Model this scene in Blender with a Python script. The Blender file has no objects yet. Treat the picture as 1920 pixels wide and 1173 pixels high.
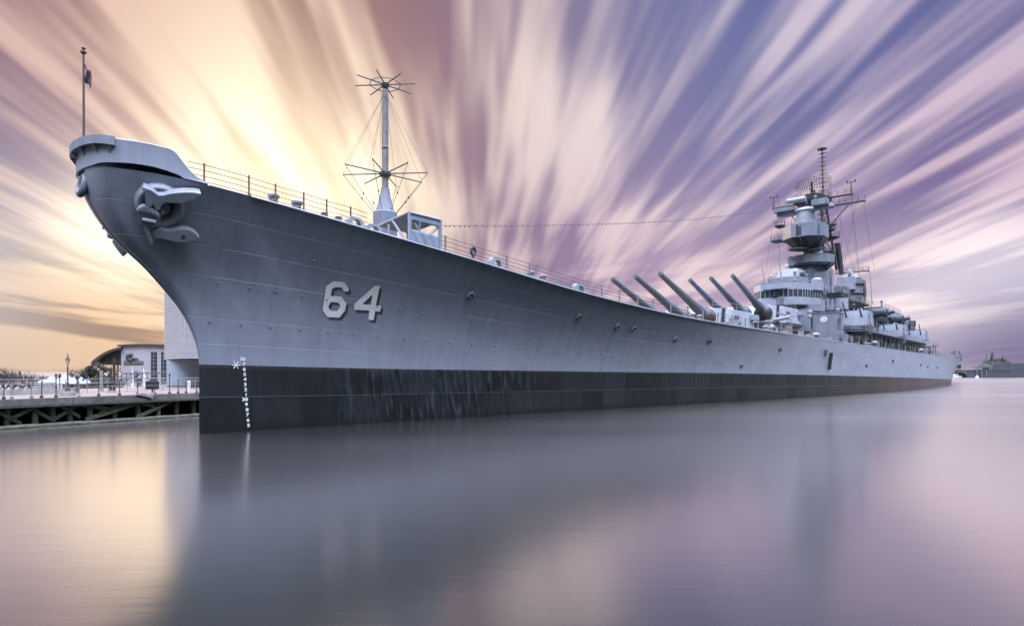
import bpy, bmesh, math, random
from mathutils import Vector, Matrix
R = random.Random(64)
sc = bpy.context.scene
col = sc.collection
rad = math.radians

# ------------------------------------------------------------------ camera
F, HZ, CH = 1150.0, 697.0, 3.5
cam_d = bpy.data.cameras.new('camera'); cam = bpy.data.objects.new('camera', cam_d); col.objects.link(cam)
cam.location = (0, 0, CH); cam.rotation_euler = (rad(90), 0, 0)
cam_d.sensor_width = 36; cam_d.lens = F / 1920 * 36; cam_d.shift_y = (HZ - 586.5) / 1920
cam_d.clip_start = 0.2; cam_d.clip_end = 30000
sc.camera = cam

# ------------------------------------------------------------------ survey helpers (photo ray -> ship frame)
A = rad(41.5); sA, cA = math.sin(A), math.cos(A)
D0 = F * CH / (813 - HZ); X0 = (373.5 - 960) * D0 / F
def fin(D, u, v):
    X = (u - 960) / F * D; Z = CH + (HZ - v) / F * D
    return (X - X0) * sA + (D - D0) * cA, (X - X0) * cA - (D - D0) * sA, Z
def byn(u, v, n):
    k = (u - 960) / F
    return fin((n + X0 * cA - D0 * sA) / (k * cA - sA), u, v)
def bys(u, v, s):
    k = (u - 960) / F
    return fin((s + X0 * sA + D0 * cA) / (k * sA + cA), u, v)
def W(u, v, D):
    return ((u - 960) / F * D, D, CH + (HZ - v) / F * D)
def tab(t, x):
    if x <= t[0][0]: return t[0][1]
    for (a, b), (c, d) in zip(t, t[1:]):
        if x <= c: return b + (d - b) * (x - a) / (c - a)
    return t[-1][1]
NW_T = [(0, 0), (.05, .12), (5.24, .7), (13.1, 1.6), (26.2, 3.2), (39.3, 5.0), (52.4, 7.0), (78.6, 11.2), (104.8, 14.6), (131, 16.3), (157, 16.3), (183, 15.6), (209.6, 13.2), (235.8, 8.8), (254, 4.2), (262, 0)]
ND_T = [(.95, 0), (.96, .33), (1.0, .72), (1.1, 1.2), (1.3, 1.69), (1.5, 1.93), (1.7, 2.0), (2.6, 2.45), (3.4, 2.8), (6.6, 3.6), (16.6, 5.0), (26.6, 6.2), (46.6, 8.3), (66.6, 10.3), (86.6, 12.3), (106.6, 14.2), (126.6, 15.7), (146.6, 16.4), (186.6, 16.4), (206.6, 15.8), (226.6, 14.5), (246.6, 12.3), (261.6, 9.6), (266.6, 7.5), (268.6, 5), (269.6, 0)]
ZD_T = [(-9, 13.45), (-6.2, 13.44), (-4, 13.48), (-.9, 13.27), (2, 12.89), (5, 12.54), (8.4, 12.18), (12.3, 11.75), (16.7, 11.31), (21.9, 10.63), (28.1, 9.99), (35.5, 9.4), (44.6, 8.86), (56, 8.56), (70.6, 8.23), (90, 7.73), (119.6, 7.26), (174, 6.99), (230, 6.95), (262, 7.1)]
ZB_T = [(-1, 3.94), (0, 3.94), (5.7, 3.82), (13, 3.69), (23.5, 3.63), (36.7, 3.5), (54, 3.38), (83, 3.03), (115, 2.54), (160, 1.9), (200, 1.35), (264, 1.1)]
ST_T = [(-3, .05), (0, 0), (3.9, 0), (4.6, -.05), (5.36, -.25), (6.24, -.6), (7.1, -1.09), (7.97, -1.79), (9.22, -2.88), (9.77, -3.56), (10.44, -4.24), (11.15, -4.78), (11.74, -5.12), (12.3, -5.36), (12.7, -5.5), (13.1, -5.58), (13.6, -5.64), (16, -5.65)]
def smooth_tab(t, n=500, w=7):
    a, b = t[0][0], t[-1][0]
    xs = [a + (b - a) * i / n for i in range(n + 1)]; ys = [tab(t, x) for x in xs]
    for _ in range(2):
        z = ys[:]
        for i in range(n + 1):
            k = min(w, i, n - i); z[i] = sum(ys[i - k:i + k + 1]) / (2 * k + 1)
        ys = z
    return list(zip(xs, ys))
def fast(t):
    a, b, n = t[0][0], t[-1][0], len(t) - 1
    def g(x):
        q = (x - a) / (b - a) * n
        if q <= 0: return t[0][1]
        if q >= n: return t[-1][1]
        i = int(q); return t[i][1] + (t[i + 1][1] - t[i][1]) * (q - i)
    return g
zd = fast(smooth_tab(ZD_T)); zb = fast(smooth_tab(ZB_T)); st = fast(smooth_tab(ST_T, 300, 5))
ND_S = fast(smooth_tab([p for p in ND_T if p[0] >= 1.7], 400, 6)); NW_S = fast(smooth_tab(NW_T, 400, 6))
def ND(s): return NDq(s + 6.6)
def NDq(q):
    return tab(ND_T, q) if q < 8 or q > 255 else ND_S(q)
def NW(u): return tab(NW_T, u) if u < 3 or u > 250 else NW_S(u)
def Nh(s, z):
    t = max(0, min(1, z / zd(s)))
    p = 3.1 - 1.8 * min(1, max(0, s) / 110)
    g = t ** p
    s0 = st(z); u = s - s0 * max(0, 1 - s / 100)
    q = s + 6.6 - (5.65 + s0) * max(0, 1 - max(0, s) / 70) if s > s0 else 0
    return max(0, (1 - g) * NW(max(0, u)) + g * NDq(q if t < .999 else s + 6.6))
def onhull(u, v, off=0.0):
    n = 4.0
    for _ in range(60):
        s, _n, z = byn(u, v, n)
        n = .5 * n + .5 * (Nh(s, z) + off)
    return byn(u, v, n)

# ------------------------------------------------------------------ node helpers
def lin(c):
    return tuple(((x / 255) / 12.92 if x / 255 <= .04045 else ((x / 255 + .055) / 1.055) ** 2.4) for x in c)
class NT:
    def __init__(s, tree): s.t = tree
    def n(s, typ, **kw):
        nd = s.t.nodes.new(typ)
        for k, v in kw.items(): setattr(nd, k, v)
        return nd
    def put(s, sock, v):
        if isinstance(v, bpy.types.NodeSocket): s.t.links.new(v, sock)
        elif v is not None: sock.default_value = v
    def m(s, op, a, b=None, c=None, clamp=False):
        nd = s.n('ShaderNodeMath', operation=op, use_clamp=clamp)
        for i, v in enumerate((a, b, c)): s.put(nd.inputs[i], v)
        return nd.outputs[0]
    def vm(s, op, a, b=None, scale=None):
        nd = s.n('ShaderNodeVectorMath', operation=op)
        s.put(nd.inputs[0], a)
        if b is not None: s.put(nd.inputs[1], b)
        if scale is not None: s.put(nd.inputs['Scale'], scale)
        return nd.outputs['Value'] if op in ('DOT_PRODUCT', 'LENGTH') else nd.outputs['Vector']
    def sep(s, v):
        nd = s.n('ShaderNodeSeparateXYZ'); s.put(nd.inputs[0], v); return nd.outputs
    def comb(s, x, y, z):
        nd = s.n('ShaderNodeCombineXYZ')
        for i, v in enumerate((x, y, z)): s.put(nd.inputs[i], v)
        return nd.outputs[0]
    def noise(s, vec, scale, detail=3, rough=.5, dist=0):
        nd = s.n('ShaderNodeTexNoise'); s.put(nd.inputs['Vector'], vec)
        nd.inputs['Scale'].default_value = scale; nd.inputs['Detail'].default_value = detail
        nd.inputs['Roughness'].default_value = rough; nd.inputs['Distortion'].default_value = dist
        return nd.outputs['Fac']
    def step(s, x, a, b, lo=0., hi=1.):
        nd = s.n('ShaderNodeMapRange', interpolation_type='SMOOTHSTEP'); s.put(nd.inputs[0], x)
        for i, v in zip((1, 2, 3, 4), (a, b, lo, hi)): nd.inputs[i].default_value = v
        return nd.outputs[0]
    def mix(s, f, a, b):
        nd = s.n('ShaderNodeMix', data_type='RGBA'); s.put(nd.inputs[0], f)
        for i, v in ((6, a), (7, b)):
            s.put(nd.inputs[i], v if isinstance(v, bpy.types.NodeSocket) else tuple(v) + (1,) * (4 - len(v)))
        return nd.outputs[2]
    def mapping(s, vec, scale):
        nd = s.n('ShaderNodeMapping'); s.put(nd.inputs[0], vec); nd.inputs['Scale'].default_value = scale
        return nd.outputs[0]
MATS = {}
def mat(name, base, rough=.55, var=.18, nscale=2.0, stretch=(1, 1, 1), metal=0., bump=0., dark=None, emit=None, spec=.5):
    if name in MATS: return MATS[name]
    m = bpy.data.materials.new(name); m.use_nodes = True; t = NT(m.node_tree)
    b = m.node_tree.nodes['Principled BSDF']
    co = t.n('ShaderNodeTexCoord').outputs['Object']
    f = t.noise(t.mapping(co, stretch), nscale, 5, .6)
    f2 = t.noise(co, nscale * 7, 3, .6)
    d = dark or tuple(c * (1 - var * 1.6) for c in base)
    hi = tuple(min(1, c * (1 + var * .7)) for c in base)
    f3 = t.m('ADD', t.m('MULTIPLY', f, .7), t.m('MULTIPLY', f2, .3))
    t.put(b.inputs['Base Color'], t.mix(t.step(f3, .33, .67), d, hi))
    t.put(b.inputs['Roughness'], t.m('ADD', rough - .08, t.m('MULTIPLY', f2, .16)))
    b.inputs['Metallic'].default_value = metal; b.inputs['Specular IOR Level'].default_value = spec
    if bump:
        bn = t.n('ShaderNodeBump'); bn.inputs['Strength'].default_value = bump; bn.inputs['Distance'].default_value = .05
        t.put(bn.inputs['Height'], f2); t.put(b.inputs['Normal'], bn.outputs[0])
    if emit: b.inputs['Emission Color'].default_value = emit + (1,); b.inputs['Emission Strength'].default_value = 1
    MATS[name] = m; return m
GREY = (.165, .188, .232)
M_grey = mat('haze_grey_paint', GREY, .5, .16, .8, (1, 1, .35))
M_light = mat('pale_grey_paint', (.25, .278, .335), .5, .12, .8)
M_gun = mat('gun_barrel_paint', (.085, .105, .14), .5, .15, .5, spec=.3)
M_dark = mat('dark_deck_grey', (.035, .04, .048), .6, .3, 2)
M_blk = mat('black_iron', (.012, .013, .016), .5, .3, 2)
M_canvas = mat('blue_grey_canvas', (.20, .25, .32), .85, .15, 2, (1, 1, .4), bump=.2)
M_wire = mat('dark_wire', (.05, .04, .04), .6, .2, 2)
M_backlit = mat('backlit_rail_tint', (.15, .09, .06), .6, .2, 2)  # warm backlight on the bow stanchions, put into their colour
M_post = mat('stanchion_paint', (.20, .20, .21), .6, .2, 2)
M_white = mat('white_number_paint', (.82, .83, .84), .6, .08, 2)
M_shade = mat('black_number_paint', (.008, .009, .012), .5, .3, 2)
M_glass = mat('bridge_glass', (.03, .035, .05), .08, .2, 4, spec=.9)
M_teak = mat('teak_deck', (.22, .17, .12), .7, .25, 3)
M_sunlit = mat('sunlit_panel_tint', (.36, .31, .27), .6, .1, 2)  # peach tone of low sun, held in the base colour
M_red = mat('red_ring_paint', (.13, .05, .045), .6, .2, 3)
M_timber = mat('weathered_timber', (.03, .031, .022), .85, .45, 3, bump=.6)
M_timber_pale = mat('pale_timber', (.085, .093, .065), .85, .35, 3, bump=.5)  # lighter greenish timber
M_conc = mat('concrete', (.30, .285, .28), .85, .2, 1.2, bump=.3)
M_beam = mat('grey_fascia_timber', (.15, .145, .14), .85, .3, 1.5, bump=.4)
M_pave = mat('pier_paving', (.15, .118, .105), .8, .2, 1.5)
M_rock = mat('riprap_rock', (.16, .16, .155), .9, .5, 1.5, bump=.5)
M_metal = mat('galvanised_steel', (.22, .22, .23), .45, .2, 2)
M_clad = mat('corrugated_cladding', (.42, .42, .44), .4, .06, .5)
M_cyl = mat('pale_blue_render', (.27, .32, .39), .6, .08, .5)
M_tent = mat('white_tent_fabric', (.25, .29, .37), .8, .08, 1)
M_bwall = mat('lavender_white_wall', (.33, .32, .35), .7, .08, .3)
M_roof = mat('dark_roof_metal', (.04, .037, .035), .5, .2, .5)
M_leaf = mat('evergreen_leaf', (.028, .034, .02), .7, .5, 2)
M_bark = mat('bare_bark', (.04, .028, .025), .85, .4, 3)
M_navy = mat('naval_grey_far', (.055, .065, .08), .6, .2, .2)
M_sail = mat('white_sail_paint', (.72, .66, .68), .6, .08, 1)
M_boat = mat('white_boat_paint', (.7, .72, .75), .4, .08, 1)
M_flag = mat('dark_flag_cloth', (.13, .085, .10), .9, .3, 6)
M_wreath = mat('dark_evergreen_wreath', (.02, .025, .018), .9, .5, 6)
M_lampglass = mat('lamp_glass', (.55, .42, .25), .3, .1, 3)

# ------------------------------------------------------------------ hull materials (plating seams, weathering)
def hull_mat(name, hi, lo, rough, boot=False):
    m = bpy.data.materials.new(name); m.use_nodes = True; t = NT(m.node_tree)
    b = m.node_tree.nodes['Principled BSDF']
    uv = t.n('ShaderNodeUVMap'); uv.uv_map = 'plating'
    x, y, _ = t.sep(uv.outputs[0])
    streak = t.noise(t.comb(t.m('MULTIPLY', x, 1.6), t.m('MULTIPLY', y, 1.2), 0.), 1.0, 5, .65)
    big = t.noise(t.comb(t.m('MULTIPLY', x, .22), t.m('MULTIPLY', y, 2.2), 3.), 1.0, 4, .6)
    fine = t.noise(t.comb(t.m('MULTIPLY', x, 6), t.m('MULTIPLY', y, 40), 0.), 1.0, 3, .6)
    f = t.m('ADD', t.m('MULTIPLY', streak, .5), t.m('ADD', t.m('MULTIPLY', big, .35), t.m('MULTIPLY', fine, .15)))
    c = t.mix(t.step(f, .34, .66), lo, hi)
    def line(coord, pos, w):
        return t.m('SUBTRACT', 1.0, t.step(t.m('ABSOLUTE', t.m('SUBTRACT', coord, pos)), w * .4, w))
    seams = None
    if not boot:
        for pos in (.70, .535, .29, .86, .13):
            l = t.m('MULTIPLY', line(y, pos, .0035), .9 if pos in (.70, .535) else .45)
            seams = l if seams is None else t.m('MAXIMUM', seams, l)
        fx = t.m('ABSOLUTE', t.m('SUBTRACT', t.m('FRACT', t.m('DIVIDE', x, 7.3)), .5))
        vert = t.m('MULTIPLY', t.m('SUBTRACT', 1.0, t.step(fx, .0015, .006)), .4)
        worn = t.noise(t.comb(t.m('MULTIPLY', x, .12), t.m('MULTIPLY', y, 3.), 9.), 1., 3, .6)
        seams_v = t.m('MULTIPLY', t.m('MAXIMUM', seams, vert), t.step(worn, .35, .6))
        c = t.mix(t.m('MULTIPLY', t.m('MULTIPLY', seams, t.step(worn, .35, .6)), .8), c, (.44, .47, .54))
        c = t.mix(t.m('MULTIPLY', t.m('MULTIPLY', vert, t.step(worn, .35, .6)), .5), c, (.12, .13, .16))
        # faint rust and run-off streaks
        run = t.noise(t.comb(t.m('MULTIPLY', x, 3.2), t.m('MULTIPLY', y, .35), 5.), 1., 2, .5)
        c = t.mix(t.m('MULTIPLY', t.step(run, .66, .8), .35), c, (.13, .125, .13))
        # repainted panels between frames 8 and 26
        pan = t.noise(t.comb(t.m('FLOOR', t.m('DIVIDE', x, 2.6)), t.m('FLOOR', t.m('MULTIPLY', y, 4.)), 2.), 3.1, 0, .5)
        c = t.mix(t.m('MULTIPLY', t.step(pan, .45, .6), .10), c, (.34, .37, .43))
        dish = t.m('MULTIPLY', t.m('SINE', t.m('MULTIPLY', x, 5.15)), t.m('SINE', t.m('MULTIPLY', y, 36.)))
        h = t.m('ADD', t.m('SUBTRACT', t.m('MULTIPLY', streak, .25), t.m('MULTIPLY', seams_v, .5)), t.m('ADD', t.m('MULTIPLY', dish, .04), t.m('MULTIPLY', big, 1.6)))
    else:
        # dented plating; the dents' bluish sheen is painted in with the pale scuffs
        zone = t.m('MULTIPLY', t.step(x, 7., 11.), t.step(x, 20., 29., 1., 0.))
        dv = t.noise(t.comb(t.m('ADD', t.m('MULTIPLY', x, 2.9), t.m('MULTIPLY', y, 1.5)), t.m('MULTIPLY', y, 2.1), 7.), 1.2, 0, .4)
        c = t.mix(t.m('MULTIPLY', t.m('MULTIPLY', zone, t.step(dv, .55, .80)), .42), c, (.06, .082, .11))
        pan = t.noise(t.comb(t.m('FLOOR', t.m('DIVIDE', x, 2.9)), t.m('FLOOR', t.m('MULTIPLY', y, 1.9)), 2.), 3.1, 0, .5)
        c = t.mix(t.m('MULTIPLY', t.step(pan, .4, .65), .3), c, (.028, .038, .048))
        scr = t.noise(t.comb(t.m('MULTIPLY', x, 7.), t.m('MULTIPLY', y, .9), 8.), 1., 3, .6)
        c = t.mix(t.m('MULTIPLY', t.step(scr, .6, .78), .22), c, (.05, .06, .075))
        c = t.mix(t.m('MULTIPLY', t.step(y, .93, .99), t.step(scr, .4, .6, .2, .8)), c, (.05, .045, .045))
        rust = t.noise(t.comb(t.m('MULTIPLY', x, .5), t.m('MULTIPLY', y, 1.), 4.), 1., 4, .6)
        c = t.mix(t.m('MULTIPLY', t.step(x, 60., 130.), t.step(rust, .3, .65, .25, .8)), c, (.055, .042, .036))
        foul = t.m('MULTIPLY', t.step(y, .22, .02), t.step(fine, .35, .6, .4, 1.))
        c = t.mix(t.m('MULTIPLY', foul, .8), c, (.006, .007, .007))
        for pos in (.52, ):
            seams = line(y, pos, .012)
        c = t.mix(t.m('MULTIPLY', seams, .3), c, (.09, .11, .14))
        h = t.m('ADD', t.m('MULTIPLY', t.m('MULTIPLY', dv, t.m('ADD', zone, .06)), 3.2), t.m('ADD', t.m('MULTIPLY', seams, .25), t.m('MULTIPLY', pan, .1)))
    t.put(b.inputs['Base Color'], c)
    t.put(b.inputs['Roughness'], t.m('ADD', rough - (.18 if boot else .1), t.m('MULTIPLY', streak, .2)))
    b.inputs['Specular IOR Level'].default_value = .24 if boot else .4
    bn = t.n('ShaderNodeBump'); bn.inputs['Strength'].default_value = .9; bn.inputs['Distance'].default_value = .14 if boot else .05
    t.put(bn.inputs['Height'], h); t.put(b.inputs['Normal'], bn.outputs[0])
    return m
M_hull = hull_mat('hull_grey_paint', (.228, .255, .312), (.170, .191, .240), .5)
M_boot = hull_mat('boot_topping_black', (.011, .013, .017), (.004, .005, .007), .42, True)

# ------------------------------------------------------------------ mesh builder
class MB:
    def __init__(s, ship=True): s.v = []; s.f = []; s.ship = ship
    def pt(s, p): s.v.append((p[0], -p[1], p[2]) if s.ship else tuple(p)); return len(s.v) - 1
    def face(s, pts): s.f.append([s.pt(p) for p in pts])
    def prism(s, poly, z0, z1, top=None):
        top = top or poly; n = len(poly)
        a = [s.pt((x, y, z0)) for x, y in poly]; b = [s.pt((x, y, z1)) for x, y in top]
        s.f.append(a[::-1]); s.f.append(b)
        for i in range(n): j = (i + 1) % n; s.f.append([a[i], a[j], b[j], b[i]])
        return s
    def box(s, x0, x1, y0, y1, z0, z1):
        return s.prism([(x0, y0), (x1, y0), (x1, y1), (x0, y1)], z0, z1)
    def slab(s, front, vec):
        "closed solid: polygon of 3D points pushed along vec"
        n = len(front); a = [s.pt(p) for p in front]; b = [s.pt(tuple(Vector(p) + Vector(vec))) for p in front]
        s.f.append(a); s.f.append(b[::-1])
        for i in range(n): j = (i + 1) % n; s.f.append([a[j], a[i], b[i], b[j]])
        return s
    def loft(s, A, B, caps=True):
        n = len(A); a = [s.pt(p) for p in A]; b = [s.pt(p) for p in B]
        if caps: s.f.append(a); s.f.append(b[::-1])
        for i in range(n): j = (i + 1) % n; s.f.append([a[j], a[i], b[i], b[j]])
        return s
    def tube(s, pts, r, seg=8, r1=None, caps=True):
        pts = [Vector(p) for p in pts]; n = len(pts); rings = []
        for i, p in enumerate(pts):
            d = (pts[min(i + 1, n - 1)] - pts[max(i - 1, 0)]).normalized()
            up = Vector((0, 0, 1)) if abs(d.z) < .95 else Vector((1, 0, 0))
            x = d.cross(up).normalized(); y = d.cross(x)
            if callable(r): q = r(i)
            elif isinstance(r, (list, tuple)): q = r[i]
            else: q = r if r1 is None else r + (r1 - r) * i / max(1, n - 1)
            rings.append([s.pt(p + x * (q * math.cos(2 * math.pi * k / seg)) + y * (q * math.sin(2 * math.pi * k / seg))) for k in range(seg)])
        for a, b in zip(rings, rings[1:]):
            for k in range(seg): j = (k + 1) % seg; s.f.append([a[k], a[j], b[j], b[k]])
        if caps: s.f.append(rings[0][::-1]); s.f.append(rings[-1])
        return s
    def lathe(s, c, prof, seg=20, axis=None):
        "prof: (r, h) pairs along axis from c"
        c = Vector(c); d = Vector(axis or (0, 0, 1)).normalized()
        up = Vector((0, 0, 1)) if abs(d.z) < .95 else Vector((1, 0, 0))
        x = d.cross(up).normalized(); y = d.cross(x); rings = []
        for r, h in prof:
            rings.append([s.pt(c + d * h + x * (r * math.cos(2 * math.pi * k / seg)) + y * (r * math.sin(2 * math.pi * k / seg))) for k in range(seg)])
        for a, b in zip(rings, rings[1:]):
            for k in range(seg): j = (k + 1) % seg; s.f.append([a[k], a[j], b[j], b[k]])
        s.f.append(rings[0][::-1]); s.f.append(rings[-1]); return s
    def torus(s, c, r, t, axis, seg=20, ts=8, sx=1.0):
        c = Vector(c); d = Vector(axis).normalized()
        up = Vector((0, 0, 1)) if abs(d.z) < .95 else Vector((1, 0, 0))
        x = d.cross(up).normalized(); y = d.cross(x); rings = []
        for i in range(seg):
            a = 2 * math.pi * i / seg; e = x * math.cos(a) * sx + y * math.sin(a); ce = c + e * r
            rings.append([s.pt(ce + e * (t * math.cos(2 * math.pi * k / ts)) + d * (t * math.sin(2 * math.pi * k / ts))) for k in range(ts)])
        for i in range(seg):
            a, b = rings[i], rings[(i + 1) % seg]
            for k in range(ts): j = (k + 1) % ts; s.f.append([a[k], a[j], b[j], b[k]])
        return s
    def rail(s, pts, h=1.05, r=.03, post=.035, gap=2.0, wires=3):
        for k in range(wires): s.tube([(p[0], p[1], p[2] + h * (k + 1) / wires) for p in pts], r, 4)
        for a, b in zip(pts, pts[1:]):
            a, b = Vector(a), Vector(b); m = max(1, round((b - a).length / gap))
            for i in range(m + 1):
                p = a + (b - a) * i / m; s.tube([p, p + Vector((0, 0, h))], post, 4)
        return s
    def build(s, name, m, parent=None, smooth=False, bevel=0, recalc=True, angle=40, weld=False):
        me = bpy.data.meshes.new(name); me.from_pydata(s.v, [], s.f)
        bm = bmesh.new(); bm.from_mesh(me)
        if weld: bmesh.ops.remove_doubles(bm, verts=bm.verts, dist=.002)
        if recalc: bmesh.ops.recalc_face_normals(bm, faces=bm.faces)
        if bevel: bmesh.ops.bevel(bm, geom=[e for e in bm.edges if len(e.link_faces) == 2 and e.calc_face_angle(0) > .6], offset=bevel, segments=2, affect='EDGES', clamp_overlap=True)
        bm.to_mesh(me); bm.free()
        me.materials.append(m)
        if smooth:
            me.shade_smooth() if hasattr(me, 'shade_smooth') else None
            try: me.set_sharp_from_angle(angle=rad(angle))
            except Exception: pass
        o = bpy.data.objects.new(name, me); col.objects.link(o)
        if parent: o.parent = parent
        return o
def tag(o, label=None, cat=None, group=None, kind=None):
    for k, v in (('label', label), ('category', cat), ('group', group), ('kind', kind)):
        if v: o[k] = v
    return o
def empty(name, loc=(0, 0, 0), rz=0):
    o = bpy.data.objects.new(name, None); o.location = loc; o.rotation_euler = (0, 0, rz); o.empty_display_size = .5
    col.objects.link(o); return o
def at_ship(o):
    "place a top-level thing whose mesh was built in the ship frame"
    o.location = SHIP_LOC; o.rotation_euler = (0, 0, SHIP_RZ); return o
SHIP_LOC = (X0, D0, 0); SHIP_RZ = math.atan2(cA, sA)
def copy_tree(o, parent=None, loc=None):
    kids = [c for c in bpy.data.objects if c.parent == o]
    c = o.copy(); col.objects.link(c)
    if parent: c.parent = parent
    if loc is not None: c.location = loc
    for k in kids: copy_tree(k, c)
    return c

# ================================================================== BATTLESHIP
ship = empty('battleship', SHIP_LOC, SHIP_RZ)
tag(ship, 'huge grey battleship with black waterline band and raked bow, moored beside the timber pier', 'battleship')

def hull_rows(rows, kind):
    "rows: list of functions z(s); returns mesh with plating UVs, both sides"
    NC = 190; v = []; f = []; uvs = []
    for side in (1, -1):
        base = len(v)
        for (tz, lab) in rows:
            for j in range(NC + 1):
                q = (j / NC) ** 1.9
                s = -5.6; z = 0
                for _ in range(8):
                    z = tz(s); s0 = st(z); s1 = 262 + 1.0 * max(0, min(1, z / 7))
                    s = s0 + (s1 - s0) * q
                n = Nh(s, z)
                if j == NC: n = 0
                v.append((s, -side * n, z)); uvs.append((s, lab))
        for r in range(len(rows) - 1):
            for j in range(NC):
                a = base + r * (NC + 1) + j; q4 = [a, a + 1, a + NC + 2, a + NC + 1]
                f.append(q4 if side > 0 else q4[::-1])
    return v, f, uvs
def hull_obj(name, rows, m, parent):
    v, f, uvs = hull_rows(rows, name)
    me = bpy.data.meshes.new(name); me.from_pydata(v, [], f); me.materials.append(m)
    ul = me.uv_layers.new(name='plating')
    for l in me.loops: ul.data[l.index].uv = uvs[l.vertex_index]
    bm = bmesh.new(); bm.from_mesh(me); bmesh.ops.remove_doubles(bm, verts=bm.verts, dist=.004); bmesh.ops.recalc_face_normals(bm, faces=bm.faces); bm.to_mesh(me); bm.free()
    me.shade_smooth()
    o = bpy.data.objects.new(name, me); col.objects.link(o); o.parent = parent; return o
rows = [((lambda s, k=k: zb(s) + (zd(s) - zb(s)) * k / 26), k / 26) for k in range(27)]
hull = hull_obj('hull', rows, M_hull, ship)
rows = [((lambda s, k=k: -1.4 + (zb(s) + 1.4) * k / 12), (k / 12 * 5.3 - 1.4) / 3.9) for k in range(13)]
boot = hull_obj('boot_topping', rows, M_boot, ship)
# deck, one sheet between the two deck edges
b = MB()
ss = [-5.6 + i * .3 for i in range(20)] + [1 + i * 3 for i in range(88)]
for s0, s1 in zip(ss, ss[1:]):
    for sg in (1, -1):
        b.face([(s0, sg * (ND(s0) - .02), zd(s0) - .03), (s1, sg * (ND(s1) - .02), zd(s1) - .03), (s1, 0, zd(s1) + .1), (s0, 0, zd(s0) + .1)])
b.build('deck', M_teak, ship)
# deck edge strake (waterway bar)
for sg in (1, -1):
    b = MB(); b.tube([(s, sg * (ND(s) - .03), zd(s) + .02) for s in [-.8 + i * 2.2 for i in range(119)]], .07, 6)
    b.build('deck_edge_bar', M_light, ship, smooth=True)

# ---- bulwark
def path(s_from, step=.12):
    p = []; s = s_from
    while s > -4.9: p.append((s, ND(s))); s -= step
    for k in range(9):
        a = math.pi / 2 * k / 8; p.append((-4.9 - .75 * math.sin(a), 2.0 * math.cos(a)))
    return p + [(s, -n) for s, n in p[::-1][1:]]
BT = [(-6.6, 14.8), (-5.0, 14.79), (-3.7, 14.76), (-2.54, 14.66), (-2.3, 14.5), (-2.04, 14.14), (-1.75, 13.8), (-1.5, 13.56), (-1.2, 13.4), (-.9, 13.3)]
P = path(-.9); b = MB(); cols = []
for i, (s, n) in enumerate(P):
    a = P[max(0, i - 1)]; c = P[min(len(P) - 1, i + 1)]
    t = Vector((c[0] - a[0], c[1] - a[1], 0)).normalized(); nr = Vector((-t.y, t.x, 0))
    nr = Vector((t.y, -t.x, 0)) if nr.x * (s + 2) + nr.y * n < 0 else nr
    w = max(0, math.sin(math.pi * min(1, max(0, (s + 5.45) / 3.5)))) if s < -2.0 else 0
    w = w ** .6 if w > 0 else 0
    dp = min(2.3, max(.1, n * .85)) if n > 0 else min(2.3, max(.1, -n * .85))
    z0 = zd(s); zt = max(z0 + .02, tab(BT, s)); H = zt - z0
    k = min(1, H / 1.2)
    prof = [(0, 0), (.03, 0.02), (-.1 * w, -dp * w), (.05 + .95 * w, -dp * w), (.07 + .27 * w, 0.06), (.75 * H if H > .9 else H * .8, .06 * k), (H, .10 * k), (H + .05 * k, .05 * k), (H, -.02), (H * .97, -max(.06, dp * w + .05)), (0, -max(.1, dp * w + .1))]
    cols.append([b.pt((s + nr.x * o, n + nr.y * o, z0 + (min(h, H) if q < 6 else h))) for q, (h, o) in enumerate(prof)])
for a, c in zip(cols, cols[1:]):
    for k in range(len(a) - 1): b.f.append([a[k], c[k], c[k + 1], a[k + 1]])
bul = b.build('bulwark', M_hull, ship, smooth=True, angle=30)
ul = bul.data.uv_layers.new(name='plating')
for l in bul.data.loops:
    c = bul.data.vertices[l.vertex_index].co; ul.data[l.index].uv = (c.x + c.y * .3, .75 + (c.z - 13.4) * .02)
bowpath = path(-4.7)
b = MB(); inner = []; outer = []
for i, (s, n) in enumerate(bowpath):
    a = bowpath[max(0, i - 1)]; c = bowpath[min(len(bowpath) - 1, i + 1)]
    t = Vector((c[0] - a[0], c[1] - a[1])).normalized(); nr = Vector((-t.y, t.x))
    if nr.x * (s + 4) + nr.y * n < 0: nr = -nr
    inner.append((s + nr.x * .06, n + nr.y * .06)); outer.append((s + nr.x * .33, n + nr.y * .27))
for z0, z1, io in ((14.42, 14.84, outer),):
    A1 = [b.pt((x, y, z0)) for x, y in inner]; A2 = [b.pt((x, y, z1)) for x, y in inner]
    B1 = [b.pt((x, y, z0)) for x, y in io]; B2 = [b.pt((x, y, z1)) for x, y in io]
    for i in range(len(inner) - 1):
        for q in ((A1[i], A1[i + 1], B1[i + 1], B1[i]), (A2[i], A2[i + 1], B2[i + 1], B2[i]), (B1[i], B1[i + 1], B2[i + 1], B2[i]), (A1[i], A1[i + 1], A2[i + 1], A2[i])): b.f.append(list(q))
    for i in (0, len(inner) - 1): b.f.append([A1[i], B1[i], B2[i], A2[i]])
b.build('bow_platform', M_grey, bul)
for i in range(2, len(inner) - 1, 3):
    g = MB(); x, y = inner[i]; X, Y = outer[i]; d = Vector((-(Y - y), X - x, 0)).normalized() * .05
    g.slab([(x, y, 14.41), (X, Y, 14.41), (x, y, 14.05)], d); g.build('gusset', M_grey, bul)
# bull nose fairlead on the stem head
b = MB(); b.torus((-5.52, -.1, 12.85), .52, .17, (1, 0, -.22), 22, 10, .8)
bn_ = b.build('bull_nose', M_grey, ship, smooth=True)
b = MB(); b.lathe((-5.6, -.1, 12.84), [(.42, 0), (.42, .04)], 18, (1, 0, -.22)); b.build('bull_nose_hole', M_blk, bn_)
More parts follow.
